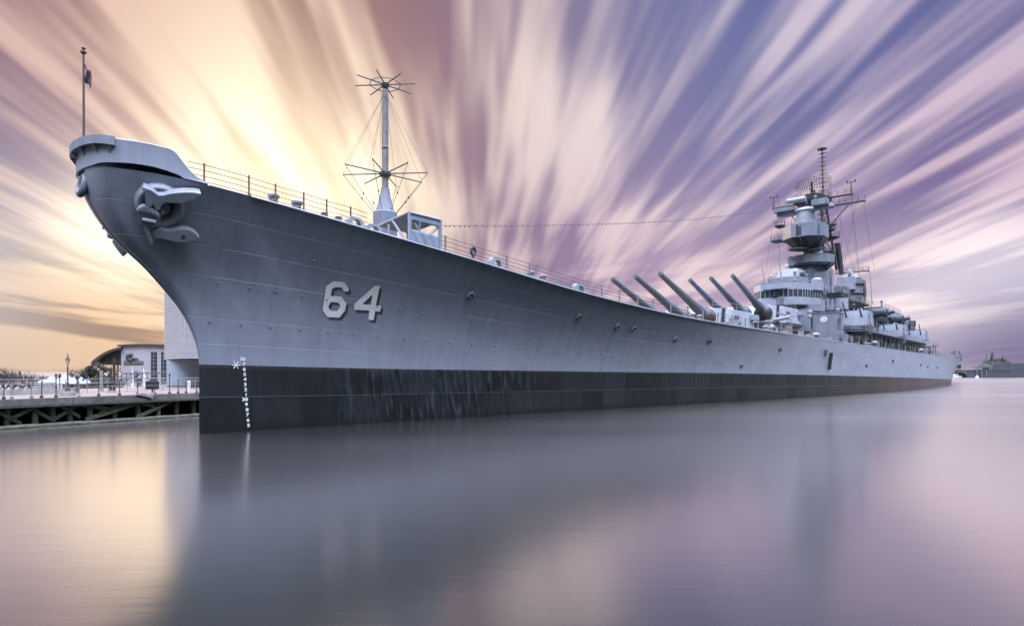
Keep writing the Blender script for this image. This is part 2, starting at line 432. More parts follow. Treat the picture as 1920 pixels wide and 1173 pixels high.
# jackstaff
b = MB(); b.tube([(-5.5, 0, 14.0), (-5.52, 0, 19.45)], .065, 8, .045); js = b.build('jackstaff', M_wire, ship, smooth=True)
b = MB(); b.lathe((-5.52, 0, 19.3), [(.04, 0), (.14, .08), (.14, .14), (.05, .2), (.1, .32), (.02, .44)], 10); b.build('truck_cap', M_wire, js, smooth=True)

# ---- anchors
def px(x, y): return 230 + x / 7.82, 330 + y / 7.82
def anchor(side):
    def T(u, v, off):
        s, n, z = onhull(u, v, off); return (s, n * side, z)
    def plate(pts, o0, o1):
        "pixel outline, front face at offset o1, back face at offset o0 along the local hull normal"
        b = MB(); F1 = [Vector(T(*px(*p), o1)) for p in pts]; back = [p - NRM * (o1 - o0) for p in F1]
        b.loft([tuple(p) for p in F1], [tuple(p) for p in back]); return b
    s, n, z = onhull(*px(545, 430)); n = Nh(s, z); e = .3
    ts = Vector((2 * e, side * (Nh(s + e, z) - Nh(s - e, z)), 0)); tz = Vector((0, side * (Nh(s, z + e) - Nh(s, z - e)), 2 * e))
    NRM = ts.cross(tz).normalized()
    if NRM.y * side < 0: NRM = -NRM
    global ANCHOR_N; ANCHOR_N = NRM
    b = MB(); c = Vector((s, n * side, z))
    b.lathe(c - NRM * .5, [(1.25, 0), (1.15, .45), (1.07, .8), (1.02, .9), (.94, .92), (.72, .8), (.5, .65), (.42, .3)], 30, NRM)
    a = b.build('anchor', M_hull2, ship, smooth=True, angle=50)
    b = MB(); b.lathe(c, [(.44, 0), (.44, .42)], 18, NRM); b.build('hawse_hole', M_blk, a)
    b = MB(); b.tube([c + NRM * .2, c + NRM * .75 - Vector((0, 0, .1)), Vector(T(*px(500, 640), .95))], .2, 10); b.build('shank', M_hull2, a, smooth=True)
    up = [(300, 165), (430, 215), (520, 285), (600, 285), (690, 262), (800, 248), (920, 240), (1060, 245), (1155, 262), (1110, 322), (1040, 360), (960, 388), (850, 404), (720, 400), (630, 392), (575, 430), (550, 490), (500, 520), (445, 420), (370, 290)]
    o = plate(up, .4, 1.35).build('fluke', M_hull2, a, bevel=.025, smooth=True)
    lo = [(440, 800), (545, 758), (600, 795), (680, 806), (780, 795), (880, 780), (980, 795), (1060, 838), (1130, 915), (1060, 950), (980, 968), (880, 976), (760, 966), (640, 935), (560, 918), (440, 930)]
    o2 = plate(lo, .45, 1.2).build('fluke', M_hull2, a, bevel=.025, smooth=True)
    for q, par, oo in (((905, 312), o, 1.315), ((890, 892), o2, 1.215)):
        b = MB(); cc = Vector(T(*px(*q), oo)); b.lathe(cc - NRM * .06, [(.1, 0), (.1, .065)], 12, NRM); b.build('fluke_hole', M_blk, par)
    plate([(215, 480), (325, 432), (460, 515), (545, 545), (555, 640), (550, 755), (480, 765), (400, 772), (300, 742), (215, 705)], .7, 1.25).build('crown', M_hull2, a, bevel=.07, smooth=True)
    b = MB(); b.tube([T(*px(285, 640), 1.42), T(*px(490, 680), 1.42)], .13, 10); b.build('crown_pin', M_hull2, a, smooth=True)
    plate([(205, 488), (330, 430), (545, 560), (535, 640), (450, 570), (330, 535), (215, 525)], 1.2, 1.5).build('crown_lip', M_hull2, a, bevel=.04, smooth=True)
    plate([(275, 150), (330, 210), (440, 385), (438, 450), (378, 470), (330, 410), (318, 260)], .9, 1.45).build('tripping_palm', M_hull2, a, bevel=.04, smooth=True)
    plate([(300, 745), (372, 755), (415, 860), (452, 960), (435, 1035), (400, 1000), (335, 860)], .9, 1.4).build('tripping_palm', M_hull2, a, bevel=.04, smooth=True)
    return a
M_hull2 = mat('anchor_grey_paint', (.19, .212, .255), .5, .14, 1.6, bump=.06)
anchor(1); anchor(-1)

# ---- hull number and draft marks, laid on the plating
def decal(loops, name, m, parent, off, cuts=3):
    bm = bmesh.new()
    for L in loops:
        vs = [bm.verts.new((x, y, 0)) for x, y in L]
        for i in range(len(vs)): bm.edges.new((vs[i], vs[(i + 1) % len(vs)]))
    bmesh.ops.triangle_fill(bm, edges=bm.edges[:], use_beauty=True)
    bmesh.ops.subdivide_edges(bm, edges=bm.edges[:], cuts=cuts, use_grid_fill=True)
    for v in bm.verts:
        s, n, z = onhull(v.co.x, v.co.y, off); v.co = (s, -n, z)
    me = bpy.data.meshes.new(name); bm.to_mesh(me); bm.free(); me.materials.append(m)
    o = bpy.data.objects.new(name, me); col.objects.link(o); o.parent = parent; return o
n6 = [[(350, 262), (545, 285), (625, 400), (615, 455), (540, 450), (490, 378), (375, 372), (315, 405), (295, 535), (485, 548), (580, 665), (558, 800), (450, 930), (235, 920), (145, 795), (212, 355)],
      [(300, 640), (430, 655), (470, 705), (450, 760), (410, 810), (295, 805), (250, 745), (262, 690)]]
n4 = [[(1110, 342), (1195, 355), (1120, 708), (1215, 715), (1200, 820), (1105, 815), (1080, 975), (980, 965), (1000, 800), (718, 785), (730, 675)],
      [(1060, 505), (1030, 695), (870, 685)]]
for g in (n6, n4):
    cv = lambda dx, dy: [[(590 + (x + dx) / 9.77, 500 + (y + dy) / 9.77) for x, y in L] for L in g]
    o = decal(cv(0, 0), 'hull_number', M_white, hull, .034)
    decal(cv(42, 48), 'number_shadow', M_shade, o, .02).parent = hull
def text_mesh(txt, size):
    cu = bpy.data.curves.new('t', 'FONT'); cu.body = txt; cu.size = size; cu.align_x = 'CENTER'; cu.align_y = 'CENTER'; cu.resolution_u = 3; cu.offset = size * .03
    to = bpy.data.objects.new('t', cu); col.objects.link(to)
    dg = bpy.context.evaluated_depsgraph_get(); me = bpy.data.meshes.new_from_object(to.evaluated_get(dg))
    bpy.data.objects.remove(to); return me
for txt, u, v in (('38', 454.8, 673), ('7', 457, 682.5), ('6', 457.7, 692), ('5', 458.3, 701.5), ('4', 459, 711), ('3', 459.4, 720.6), ('2', 460, 730), ('1', 461, 739.6), ('30', 459, 748.5), ('9', 461.7, 758), ('8', 462.9, 767.7), ('7', 463.6, 777), ('6', 464.7, 787), ('5', 465.6, 797)):
    me = text_mesh(txt, .27); s, n, z = onhull(u, v)
    for q in me.vertices:
        S, Z = s + q.co.x * 1.25, z + q.co.y; q.co = (S, -(Nh(S, Z) + .03), Z)
    me.materials.append(M_white); o = bpy.data.objects.new('draft_mark', me); col.objects.link(o); o.parent = hull
b = MB()
for (x0, y0, x1, y1) in ((434, 684, 450, 684.6), (437.5, 677, 446, 690.5), (446.5, 677.5, 437.5, 690)):
    s0, n0, z0 = onhull(x0, y0); s1, n1, z1 = onhull(x1, y1)
    p = Vector((s0, Nh(s0, z0) + .035, z0)); q = Vector((s1, Nh(s1, z1) + .035, z1)); b.tube([p, q], .025, 6)
b.build('bulb_mark', M_white, hull)
# studs and padeyes along the plating
bstud = MB(); bstud.lathe((0, 0, 0), [(.065, -.03), (.06, .035), (.035, .07), (.015, .075)], 8, (0, 1, 0))
stud0 = None
for t, s0, s1, dz in ((.735, 5.5, 46, 1.75), (.50, .6, 26, 1.6), (.265, .4, 34, 1.7)):
    s = s0
    while s < s1:
        z = zb(s) + (zd(s) - zb(s)) * t
        o = bstud.build('hull_stud', M_hull2, hull, smooth=True) if stud0 is None else stud0.copy()
        if stud0 is not None: col.objects.link(o); o.parent = hull
        stud0 = o; o.location = (s, -Nh(s, z), z); s += dz * R.uniform(.9, 1.1) * (1 + s / 60)
# eyebrowed scuppers and openings along the side
for u, v, k in ((881, 557, 1), (1084, 596, 1), (1156, 614, 1), (1187, 618, 1), (1265, 638, 1), (1329, 642, 2), (1389, 616, 0), (1462, 657, 2), (1390, 687, 1), (1624, 687, 2), (1674, 678, 2), (1726, 685, 2), (1739, 689, 2), (1757, 690, 2), (1664, 679, 0), (1606, 686, 0), (1555, 640, 0), (1700, 683, 0), (1708, 684, 0)):
    s, n, z = onhull(u, v); n = Nh(s, z); r = .13 if k == 0 else .24
    b = MB(); b.lathe((s, n - .1, z), [(r * .75, 0), (r * .75, .12)], 12, (0, 1, 0)); o = b.build('scupper', M_blk, hull)
    if k:
        b = MB(); b.tube([(s + r * 1.3 * math.cos(a), Nh(s, z + r * 1.2 * math.sin(a)) + .05, z + r * 1.2 * math.sin(a)) for a in [math.pi * i / 8 for i in range(9)]], .09 if k == 1 else .11, 6)
        b.build('eyebrow', M_hull2 if k == 1 else M_dark, o, smooth=True)
# rubbing slot amidships
b = MB(); p0 = onhull(1557, 661); p1 = onhull(1553, 692)
b.tube([(p0[0], p0[1] + .1, p0[2]), (p1[0], p1[1] + .1, p1[2])], .28, 6); b.build('side_chute', M_blk, hull)
b = MB(); p0 = onhull(1548, 655); p1 = onhull(1546, 667)
b.tube([(p0[0], p0[1], p0[2]), (p1[0], p1[1], p1[2])], .3, 6); b.build('side_recess', M_gun, hull)

# ---- deck edge railing with stanchions
rails = []
for sg in (1, -1):
    us = [385, 469, 519, 572, 615, 660, 838, 890, 953, 996, 1049, 1098, 1131, 1164, 1198, 1227, 1260, 1292, 1321]
    S = []
    for u in us:
        n = 4.
        for _ in range(40): n = .5 * n + .5 * ND(byn(u, 450, n)[0])
        S.append(byn(u, 450, n)[0])
    s = S[-1] + 3
    while s < 236: S.append(s); s += 3.1 if s < 100 else 4.2
    b = MB()
    def run(sa, sb):
        pts = [s for s in [sa + (sb - sa) * i / max(2, int((sb - sa) / 1.2)) for i in range(max(2, int((sb - sa) / 1.2)) + 1)]]
        for h in (1.08, .76, .46, .18):
            b.tube([(s, sg * (ND(s) - .14), zd(s) + h - .05 * math.sin(math.pi * (s % 2.3) / 2.3) * (h > 1)) for s in pts], .017 if s < 40 else .02, 4)
    gaps = [(-1.75, 8.1), (13.6, 120), (120, 236)]
    for a, c in gaps: run(a, c)
    rl = b.build('deck_railing', M_wire, ship); rails.append(rl)
    for s in S:
        w = .038 if s < 9 else .05
        b = MB(); b.prism([(s - w, sg * (ND(s) - .14) - w), (s + w, sg * (ND(s) - .14) - w), (s + w, sg * (ND(s) - .14) + w), (s - w, sg * (ND(s) - .14) + w)], zd(s), zd(s) + 1.14)
        if s < 60: b.box(s - .09, s + .09, sg * (ND(s) - .14) - .09, sg * (ND(s) - .14) + .09, zd(s), zd(s) + .1)
        b.build('stanchion', M_post if s > 9 else M_backlit, rl)

# ---- chocks, bollards and deck fittings at the bow
def chock(s, L, h, sg=1):
    "arched fairlead with an oval opening"
    n = sg * (ND(s) - .25); b = MB(); N = 20; out = []; inn = []; z = zd(s) - .04
    for i in range(N + 1):
        a = math.pi * i / N; ca, sa = math.cos(a), math.sin(a)
        out.append((s - L / 2 * math.copysign(abs(ca) ** .6, ca), n, zd(s - L / 2 * ca) - .04 + h * abs(sa) ** .6))
    for i in range(N + 1):
        a = math.pi * i / N; ca, sa = math.cos(a), math.sin(a)
        inn.append((s - L * .26 * math.copysign(abs(ca) ** .7, ca), n, z + .12 * h + (h * .66) * abs(sa) ** .7))
    for y0, y1 in ((n - .2, n + .2),):
        o0 = [b.pt((p[0], y0, p[2])) for p in out]; o1 = [b.pt((p[0], y1, p[2])) for p in out]
        i0 = [b.pt((p[0], y0, p[2])) for p in inn]; i1 = [b.pt((p[0], y1, p[2])) for p in inn]
        for k in range(N):
            b.f += [[o0[k], o0[k + 1], i0[k + 1], i0[k]], [o1[k], o1[k + 1], i1[k + 1], i1[k]], [o0[k], o0[k + 1], o1[k + 1], o1[k]], [i0[k], i0[k + 1], i1[k + 1], i1[k]]]
        b.f += [[o0[0], i0[0], i0[N], o0[N]], [o1[0], i1[0], i1[N], o1[N]], [i0[0], i0[N], i1[N], i1[0]]]
    return b.build('mooring_chock', M_light, ship, smooth=True)
for s, L, h in ((7.35, 1.15, .62), (8.55, 1.15, .5), (18.45, 1.35, .75), (27.5, 1.5, .75)): chock(s, L, h); chock(s, L, h, -1)
for s, sg in ((2.7, 1), (4.0, 1), (22.3, 1), (23.6, 1), (2.7, -1), (4.0, -1), (45.5, 1), (47, 1), (62, 1), (63.4, 1), (98, 1), (99.5, 1), (150, 1), (175, 1), (200, 1)):
    n = sg * (ND(s) - .6); b = MB(); b.lathe((s, n, zd(s) - .05), [(.26, 0), (.24, .5), (.33, .54), (.33, .68), (.28, .72)], 14)
    b.build('bollard', M_light, ship, smooth=True)
for s, n, w, h in ((6.0, 3.2, .3, .6), (6.7, 3.6, .3, .5), (30, 3, .7, .9), (36, 5, .6, .8), (36, 2, .8, .7), (42, 6, .7, .6), (56, 8.4, .8, 1.0), (64, 9.4, .5, 1.1), (67, 9.3, .7, .9), (70.5, 9.5, .6, .8), (75, 10.2, .6, 1.0), (78, 10.4, .8, .8), (84, 11.5, .6, .9)):
    z = zd(s); b = MB(); b.box(s - w / 2, s + w / 2, n - w / 2, n + w / 2, z, z + h); b.box(s - w / 2 - .05, s + w / 2 + .05, n - w / 2 - .05, n + w / 2 + .05, z + h, z + h + .06)
    b.build('deck_locker', M_light if s > 50 else M_grey, ship, bevel=.03)
# mushroom ventilators
for s, n in ((66, 9.2), (81, 10.5), (103, 13.6), (138, 15.4)):
    b = MB(); b.lathe((s, n, zd(s)), [(.3, 0), (.3, .7), (.62, .75), (.62, .95), (.3, 1.2), (.05, 1.25)], 16); b.build('ventilator', M_grey, ship, smooth=True)

# ---- canvas shelter on the port deck edge
b = MB(); z0, z1 = 12.0, 13.86; sa, sb = 11.15, 13.62
fr = lambda s: ND(s) - .28
sh = MB()
# outboard canvas wall with two window openings, and wrinkles
def wall_pt(a, c): s = sa + (sb - sa) * a; bot = zd(s) + .12; return (s, fr(s) + .03 * math.sin(a * 23 + c * 9) * (1 - c) , bot + (z1 - .1 * a - bot) * c)
NA, NCc = 26, 16
for i in range(NA):
    for j in range(NCc):
        a, c = (i + .5) / NA, (j + .5) / NCc
        if .46 < c < .76 and (.08 < a < .30 or .36 < a < .94): continue
        sh.face([wall_pt(i / NA, j / NCc), wall_pt((i + 1) / NA, j / NCc), wall_pt((i + 1) / NA, (j + 1) / NCc), wall_pt(i / NA, (j + 1) / NCc)])
shel = sh.build('canvas_shelter', M_canvas, ship, smooth=True, weld=True)
m_ = shel.modifiers.new('thick', 'SOLIDIFY'); m_.thickness = .05
rf = MB()
for i in range(8):
    for j in range(12):
        def rp(a, c):
            s = sa + (sb - sa) * a; n = fr(s) - 3.6 * c
            drop = .25 * max(0, (.06 - c) / .06) ** 2
            return (s + .1 * c, n, z1 - .1 * a - drop - .30 * c + .04 * math.sin(a * 9))
        rf.face([rp(i / 8, j / 12), rp((i + 1) / 8, j / 12), rp((i + 1) / 8, (j + 1) / 12), rp(i / 8, (j + 1) / 12)])
o = rf.build('canvas_roof', M_canvas, shel, smooth=True, weld=True); m_ = o.modifiers.new('thick', 'SOLIDIFY'); m_.thickness = .06
for pts in ([(sa, fr(sa), zd(sa)), (sa, fr(sa), z1)], [(sb, fr(sb), zd(sb)), (sb, fr(sb), z1 - .1)], [(sa, fr(sa), z1), (sb, fr(sb), z1 - .1)], [(sa, fr(sa), z1), (sa + .1, fr(sa) - 3.6, z1 - .35)], [(sb, fr(sb), z1 - .15), (sb, fr(sb) - 3.6, z1 - .45)]):
    b = MB(); b.tube(pts, .09, 8); b.build('frame_pole', M_light, shel, smooth=True)
for pts in ([(sa + .02, fr(sa) - 1.75, z1 - .25), (sa, fr(sa) - .2, zd(sa))], [(sa + .3, fr(sa) - .12, z1 - .3), (sa + 1.25, fr(sa + 1.2) - .12, zd(12) + .4)], [(sb, fr(sb) - .12, z1 - .5), (sa + 1.2, fr(sa + 1.2) - .12, zd(12) + .5)], [(sa, fr(sa) - 3.5, z1 - .3), (sa, fr(sa) - 3.5, zd(sa))], [(sb, fr(sb) - 3.5, z1 - .4), (sb, fr(sb) - 3.5, zd(sb))], [(sa - .1, fr(sa) - 2.0, zd(sa)), (sa - .1, fr(sa) - 2.0, zd(sa) + 1.5)]):
    b = MB(); b.tube(pts, .085, 8); b.build('brace', M_light, shel, smooth=True)

# ---- discone antenna mast
am = MB(); am.lathe((12.87, 0, 11.6), [(.86, 0), (.86, 3.35), (.80, 3.42), (.7, 3.44)], 28); mast = am.build('antenna_mast', M_grey, ship, smooth=True)
b = MB(); b.lathe((12.87, 0, 15.0), [(.68, 0), (.36, 1.3), (.30, 1.75)], 18); b.build('mast_cone', M_grey, mast, smooth=True)
b = MB(); b.tube([(12.87, 0, 16.6), (12.87, 0, 23.9)], .2, 12, .17)
b.torus((12.87, 0, 19.7), .2, .06, (0, 0, 1)); b.tube([(12.95, .24, 16.5), (12.95, .24, 23.6)], .03, 6)
b.build('mast_pole', M_post, mast, smooth=True)
b = MB()
for i in range(38): b.torus((12.72, -.30, 16.2 + i * .2), .07, .012, (.7, .7, .2), 8, 4)
b.tube([(12.78, -.22, 16), (12.78, -.22, 23.8)], .018, 5)
b.build('ladder_cage', M_wire, mast)
for z, r, hr, ph in ((24.25, 2.2, .28, 8), (17.82, 3.12, .42, 8)):
    b = MB(); b.lathe((12.87, 0, z - .14), [(hr * .7, -.1), (hr, 0), (hr, .2), (hr * .6, .3)], 16); hb_ = b.build('hub', M_dark, mast, smooth=True)
    tips = []
    for k in range(8):
        a = 2 * math.pi * k / 8 + .07 - SHIP_RZ * 0 + (rad(-41.5))
        e = Vector((math.cos(a), math.sin(a), 0)); tips.append(Vector((12.87, 0, z)) + e * r)
        b = MB(); b.tube([Vector((12.87, 0, z)) + e * hr * .8, tips[-1]], .05, 6, .04); b.build('antenna_arm', M_wire, mast)
    if z > 20:
        b = MB(); b.tube([Vector((12.87, 0, z)) + (t - Vector((12.87, 0, z))) * .52 for t in tips + tips[:1]], .03, 5); b.build('spoke_ring', M_wire, mast)
    else:
        for k in range(8):
            b = MB(); q = Vector((12.87, 0, 23.7)); b.tube([q, tips[k]], .011, 4); b.build('guy_wire', M_wire, mast)
            d = (tips[k] - Vector((12.87, 0, tips[k].z))).normalized()
            foot = Vector((12.87, 0, 15.0)) + d * .85
            b = MB(); b.tube([tips[k], foot], .02, 4); mid = tips[k].lerp(foot, .62); b.lathe(mid, [(.03, -.08), (.06, 0), (.03, .08)], 6)
            b.build('guy_wire', M_wire, mast)
b = MB()
for sg in (1, -1):
    b.tube([Vector((12.87, sg * .35 - sg * 0, 16.6)) + Vector((0, sg * 1.1 * i / 8, -.9 * math.sin(math.pi * i / 8) * .5)) for i in range(9)], .012, 4)
b.build('sagging_wire', M_wire, mast)

# ---- main gun turrets
def turret(s0, zf, dk, lab):
    "s0 front foot, zf turret floor"
    H = 2.75; b = MB()
    foot = [(s0, -3.9), (s0, 3.9), (s0 + 4.5, 5.2), (s0 + 12.2, 5.3), (s0 + 15.2, 4.1), (s0 + 15.2, -4.1), (s0 + 12.2, -5.3), (s0 + 4.5, -5.2)]
    top = [(s0 + 1.9, -3.6), (s0 + 1.9, 3.6), (s0 + 5.4, 4.7), (s0 + 12.1, 4.8), (s0 + 15.0, 3.8), (s0 + 15.0, -3.8), (s0 + 12.1, -4.8), (s0 + 5.4, -4.7)]
    b.prism(foot, zf, zf + H, top); t = b.build('gun_turret', M_light, ship, bevel=.06)
    b = MB(); b.lathe((s0 + 6.6, 0, dk), [(5.25, 0), (5.25, zf - dk - .12), (5.5, zf - dk - .1), (5.5, zf - dk + .02)], 48); b.build('barbette', M_grey, t, smooth=True)
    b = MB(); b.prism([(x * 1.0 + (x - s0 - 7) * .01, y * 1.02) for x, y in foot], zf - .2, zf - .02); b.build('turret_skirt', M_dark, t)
    for n in (-3.1, 0, 3.1):
        p0 = Vector((s0 + 1.6, n, zf + 1.45)); p1 = Vector((s0 - 10.95, n, zf + 5.55 if zf < 10 else zf + 5.7)); d = (p1 - p0).normalized(); L = (p1 - p0).length
        b = MB(); pr = [(0, .62), (.2, .62), (.30, .59), (.32, .50), (.55, .42), (.8, .33), (.985, .29), (.99, .305), (1.0, .305)]
        b.tube([p0 + d * L * q for q, r in pr], [r for q, r in pr], 20); g = b.build('gun_barrel', M_gun, t, smooth=True, angle=35)
        b = MB(); b.lathe(p1 - d * .05, [(.29, 0), (.29, .07)], 18, d); b.build('muzzle_plug', M_dark, g)
        b = MB(); b.lathe(p1 + d * .02, [(.15, 0), (.13, .03)], 12, d); b.build('tompion_boss', M_dark, g)
        b = MB(); b.lathe(Vector((s0 + .9, n, zf + 1.35)), [(1.05, -.9), (1.35, -.2), (1.32, .35), (1.0, .9), (.55, 1.25)], 20, d); b.build('gun_bloomer', M_blk, t, smooth=True)
    for sg in (1, -1):
        b = MB(); b.box(s0 + 11.0, s0 + 12.1, sg * 4.4, sg * 5.9, zf + 1.55, zf + 2.35); b.build('rangefinder_hood', M_light, t, bevel=.1)
        b = MB(); b.lathe((s0 + 6.2, sg * 4.85, zf + 1.7), [(.35, 0), (.35, .4), (.22, .5)], 12, (-.2, sg, 0)); b.build('sight_hood', M_gun, t, smooth=True)
        b = MB()
        for k in range(9):
            q = k / 8; b.box(s0 + 2.2 + q * 1.4 - .03, s0 + 2.9 + q * 1.4, sg * (4.62 - .38 * q) - .06, sg * (4.62 - .38 * q) + .16, zf + .1 + q * 2.5, zf + .25 + q * 2.5)
        b.build('ladder', M_blk, t)
    b = MB(); b.rail([(s0 + 2.4, 3.4, zf + H), (s0 + 5.6, 4.4, zf + H), (s0 + 12, 4.5, zf + H), (s0 + 14.8, 3.5, zf + H)], .8, .025, .03, 2.2, 2); b.build('roof_rail', M_post, t)
    b = MB()
    for k in range(22):
        s = s0 + 4.6 + k * .35; b.box(s, s + .1, 5.25, 5.42, zf + .02, zf + .18)
    b.build('bolt_row', M_dark, t)
    for q in range(3):
        b = MB(); b.lathe((s0 + 7 + q * 2, -1.5 + q * 1.2, zf + H), [(.5, 0), (.5, .35), (.3, .5)], 12); b.build('roof_hatch', M_grey, t, smooth=True)
    return t
turret(59.2, 8.95, zd(66) - .1, 'forward turret')
turret(79.9, 11.0, zd(86) - .1, 'raised turret')
b = MB(); b.tube([(81.5, 4.9, 12.4), (88, 5.4, 12.3)], .12, 6); b.box(83.6, 84.4, 5.5, 6.2, 7.6, 10.6); b.build('turret_ladder_post', M_post, ship)
# breakwater plate ahead of turret one and stowed gear between the turrets
b = MB(); b.prism([(52, 0), (56.5, 9.0), (56.7, 9.0), (52.3, 0)], zd(54), zd(54) + .7); b.prism([(52, 0), (56.5, -9.0), (56.7, -9.0), (52.3, 0)], zd(54), zd(54) + .7); b.build('breakwater', M_grey, ship)
b = MB(); b.box(76.3, 77.9, 4.6, 6.8, 8.05, 10.4); b.box(76.2, 78.0, 4.5, 6.9, 10.4, 10.6); b.build('ready_locker', M_dark, ship)
b = MB(); b.lathe((76.2, 6.2, 10.9), [(.28, 0), (.28, 2.6)], 12, (-.3, .95, .1)); b.build('stowed_davit', M_light, ship, smooth=True)

# ---- superstructure
def houses(name, m, *boxes, bevel=0):
    b = MB()
    for q in boxes: b.box(*q)
    return b.build(name, m, ship, bevel=bevel)
houses('deck_house', M_grey, (97.0, 186, -9.6, 9.6, 7.0, 10.4))
wing = None
for sg in (1, -1):
    b = MB(); b.box(97.02, 101.2, sg * 5.6, sg * 9.4, 10.4, 13.35); b.box(96.9, 101.3, sg * 5.5, sg * 9.5, 13.35, 13.5)
    w = b.build('wing_house', M_grey, ship)
    if sg > 0:
        wing = w
        e = Vector((96.96, 7.35, 12.25)); b = MB(); b.lathe(e + Vector((.06, 0, 0)), [(.52, 0), (.52, .08)], 28, (-1, 0, 0)); em = b.build('emblem_disc', M_white, w)
        b = MB(); b.torus(e + Vector((-.03, 0, 0)), .42, .03, (1, 0, 0), 26, 6)
        b.lathe(e + Vector((-.02, 0, 0)), [(.24, 0), (.24, .04)], 20, (-1, 0, 0)); b.build('emblem_ring', M_post, em)
        b = MB(); b.lathe(e + Vector((-.07, 0, .08)), [(.10, 0), (.10, .03)], 10, (-1, 0, 0)); b.box(e.x - .1, e.x - .065, e.y - .15, e.y + .15, e.z - .16, e.z - .06); b.build('emblem_device', M_white, em)
houses('conning_house', M_grey, (96.5, 118, -5.4, 5.4, 10.4, 14.2), (98, 116, -4.6, 4.6, 14.2, 15.0))
houses('upper_house', M_grey, (118, 176, -6.6, 6.6, 10.4, 13.2), (122, 170, -4.4, 4.4, 13.2, 16.0))
b = MB(); b.lathe((100, 4.5, 13.9), [(2.2, 0), (2.2, 1.15)], 24); b.build('conning_tower_base', M_grey, ship, smooth=True)
for y, m in ((13.9, M_light),):
    for k in range(2):
        b = MB(); b.lathe((96.85, 5.0, 12.9 + k * .75), [(.36, 0), (.36, .5), (.2, .6)], 14, (-.4, .9, 0)); b.build('searchlight', M_light, ship, smooth=True)
# navigation bridge, square front with wraparound windows
def ring(poly, z0, z1, m, name, parent, d=0): b = MB(); b.prism(poly, z0, z1); return b.build(name, m, parent, bevel=d)
brp = [(95, -2.3), (95, 2.3), (96.8, 4.1), (101.5, 5.6), (106, 5.6), (106, -5.6), (101.5, -5.6), (96.8, -4.1)]
def grow(poly, d):
    out = []
    cx = sum(p[0] for p in poly) / len(poly); cy = sum(p[1] for p in poly) / len(poly)
    for x, y in poly:
        L = math.hypot(x - cx, y - cy); out.append((x + (x - cx) / L * d, y + (y - cy) / L * d))
    return out
br = ring(brp, 15.0, 16.35, M_light, 'navigation_bridge', ship)
ring(grow(brp, -.12), 16.35, 17.6, M_dark, 'window_band_back', br)
ring(brp, 17.6, 18.75, M_light, 'bridge_roof', br)
ring(grow(brp, .25), 14.85, 15.0, M_dark, 'bridge_sole', br)
for (x0, y0), (x1, y1) in zip(brp, brp[1:] + brp[:1]):
    if x0 == 106 and x1 == 106: continue
    L = math.hypot(x1 - x0, y1 - y0); k = max(2, round(L / .75))
    for i in range(k):
        a, c = (i + .1) / k, (i + .9) / k
        d = Vector((x1 - x0, y1 - y0, 0)).normalized(); nr = Vector((-d.y, d.x, 0)); q = Vector(((x0 + x1) / 2 - 101, (y0 + y1) / 2, 0))
        if nr.dot(q) < 0: nr = -nr
        p = Vector((x0, y0, 0)) - nr * .02
        A1 = p + d * L * a; C1 = p + d * L * c
        front = x0 == 95 and x1 == 95
        b = MB(); b.slab([(A1.x, A1.y, 16.45), (C1.x, C1.y, 16.45), (C1.x, C1.y, 17.5), (A1.x, A1.y, 17.5)], tuple(-nr * .03)); b.build('window_pane', M_glass, br)
        B = p + d * L * (i / k); b = MB(); b.tube([(B.x, B.y, 16.33), (B.x, B.y, 17.62)], .07, 4); b.build('window_post', M_light, br)
b = MB(); b.prism([(94.2, -1.6), (94.2, 2.2), (95, 2.3), (95, -1.8)], 17.7, 17.78); b.build('window_hood', M_grey, br)
b = MB(); b.prism([(98.5, 5.0), (104, 6.6), (105.5, 6.2), (101, 5.2)], 17.68, 17.76); b.build('window_hood', M_grey, br)
houses('bridge_top_house', M_grey, (97.5, 106, -3.4, 3.4, 18.75, 19.3), (99.5, 105.5, -2.6, 2.6, 19.3, 20.4))
b = MB(); b.rail([(95.2, -2.2, 18.75), (95.2, 2.2, 18.75), (97, 4.0, 18.75), (101.5, 5.4, 18.75), (106, 5.4, 18.75)], .9, .025, .03, 1.2, 2); b.build('guard_rail', M_post, ship)
# gun director on the bridge roof
b = MB(); b.lathe((103.4, 0, 19.4), [(1.5, 0), (1.5, 1.0)], 20); di = b.build('gun_director', M_grey, ship, smooth=True)
b = MB(); b.prism([(101.6, -1.9), (101.6, 1.9), (104.4, 2.2), (105.6, 1.4), (105.6, -1.4), (104.4, -2.2)], 20.4, 22.2, [(102.3, -1.6), (102.3, 1.6), (104.2, 1.8), (105.2, 1.2), (105.2, -1.2), (104.2, -1.8)]); b.build('director_house', M_light, di, bevel=.12)
b = MB(); b.lathe((103.2, 2.05, 21.2), [(.55, 0), (.55, .5), (.2, .7)], 14, (0, 1, .1)); b.build('director_hood', M_gun, di, smooth=True)
b = MB(); b.lathe((103.8, -.7, 22.3), [(.2, 0), (.2, .6), (.3, .65), (.1, .9)], 10); b.build('periscope_mast', M_light, di, smooth=True)
b = MB(); b.lathe((107, 3.6, 18.7), [(.9, 0), (.9, 1.7), (.6, 2.0)], 16); b.build('vent_trunk', M_light, ship, smooth=True)
houses('equipment_box', M_light, (104.6, 105.6, 3.7, 5.2, 18.76, 19.6))
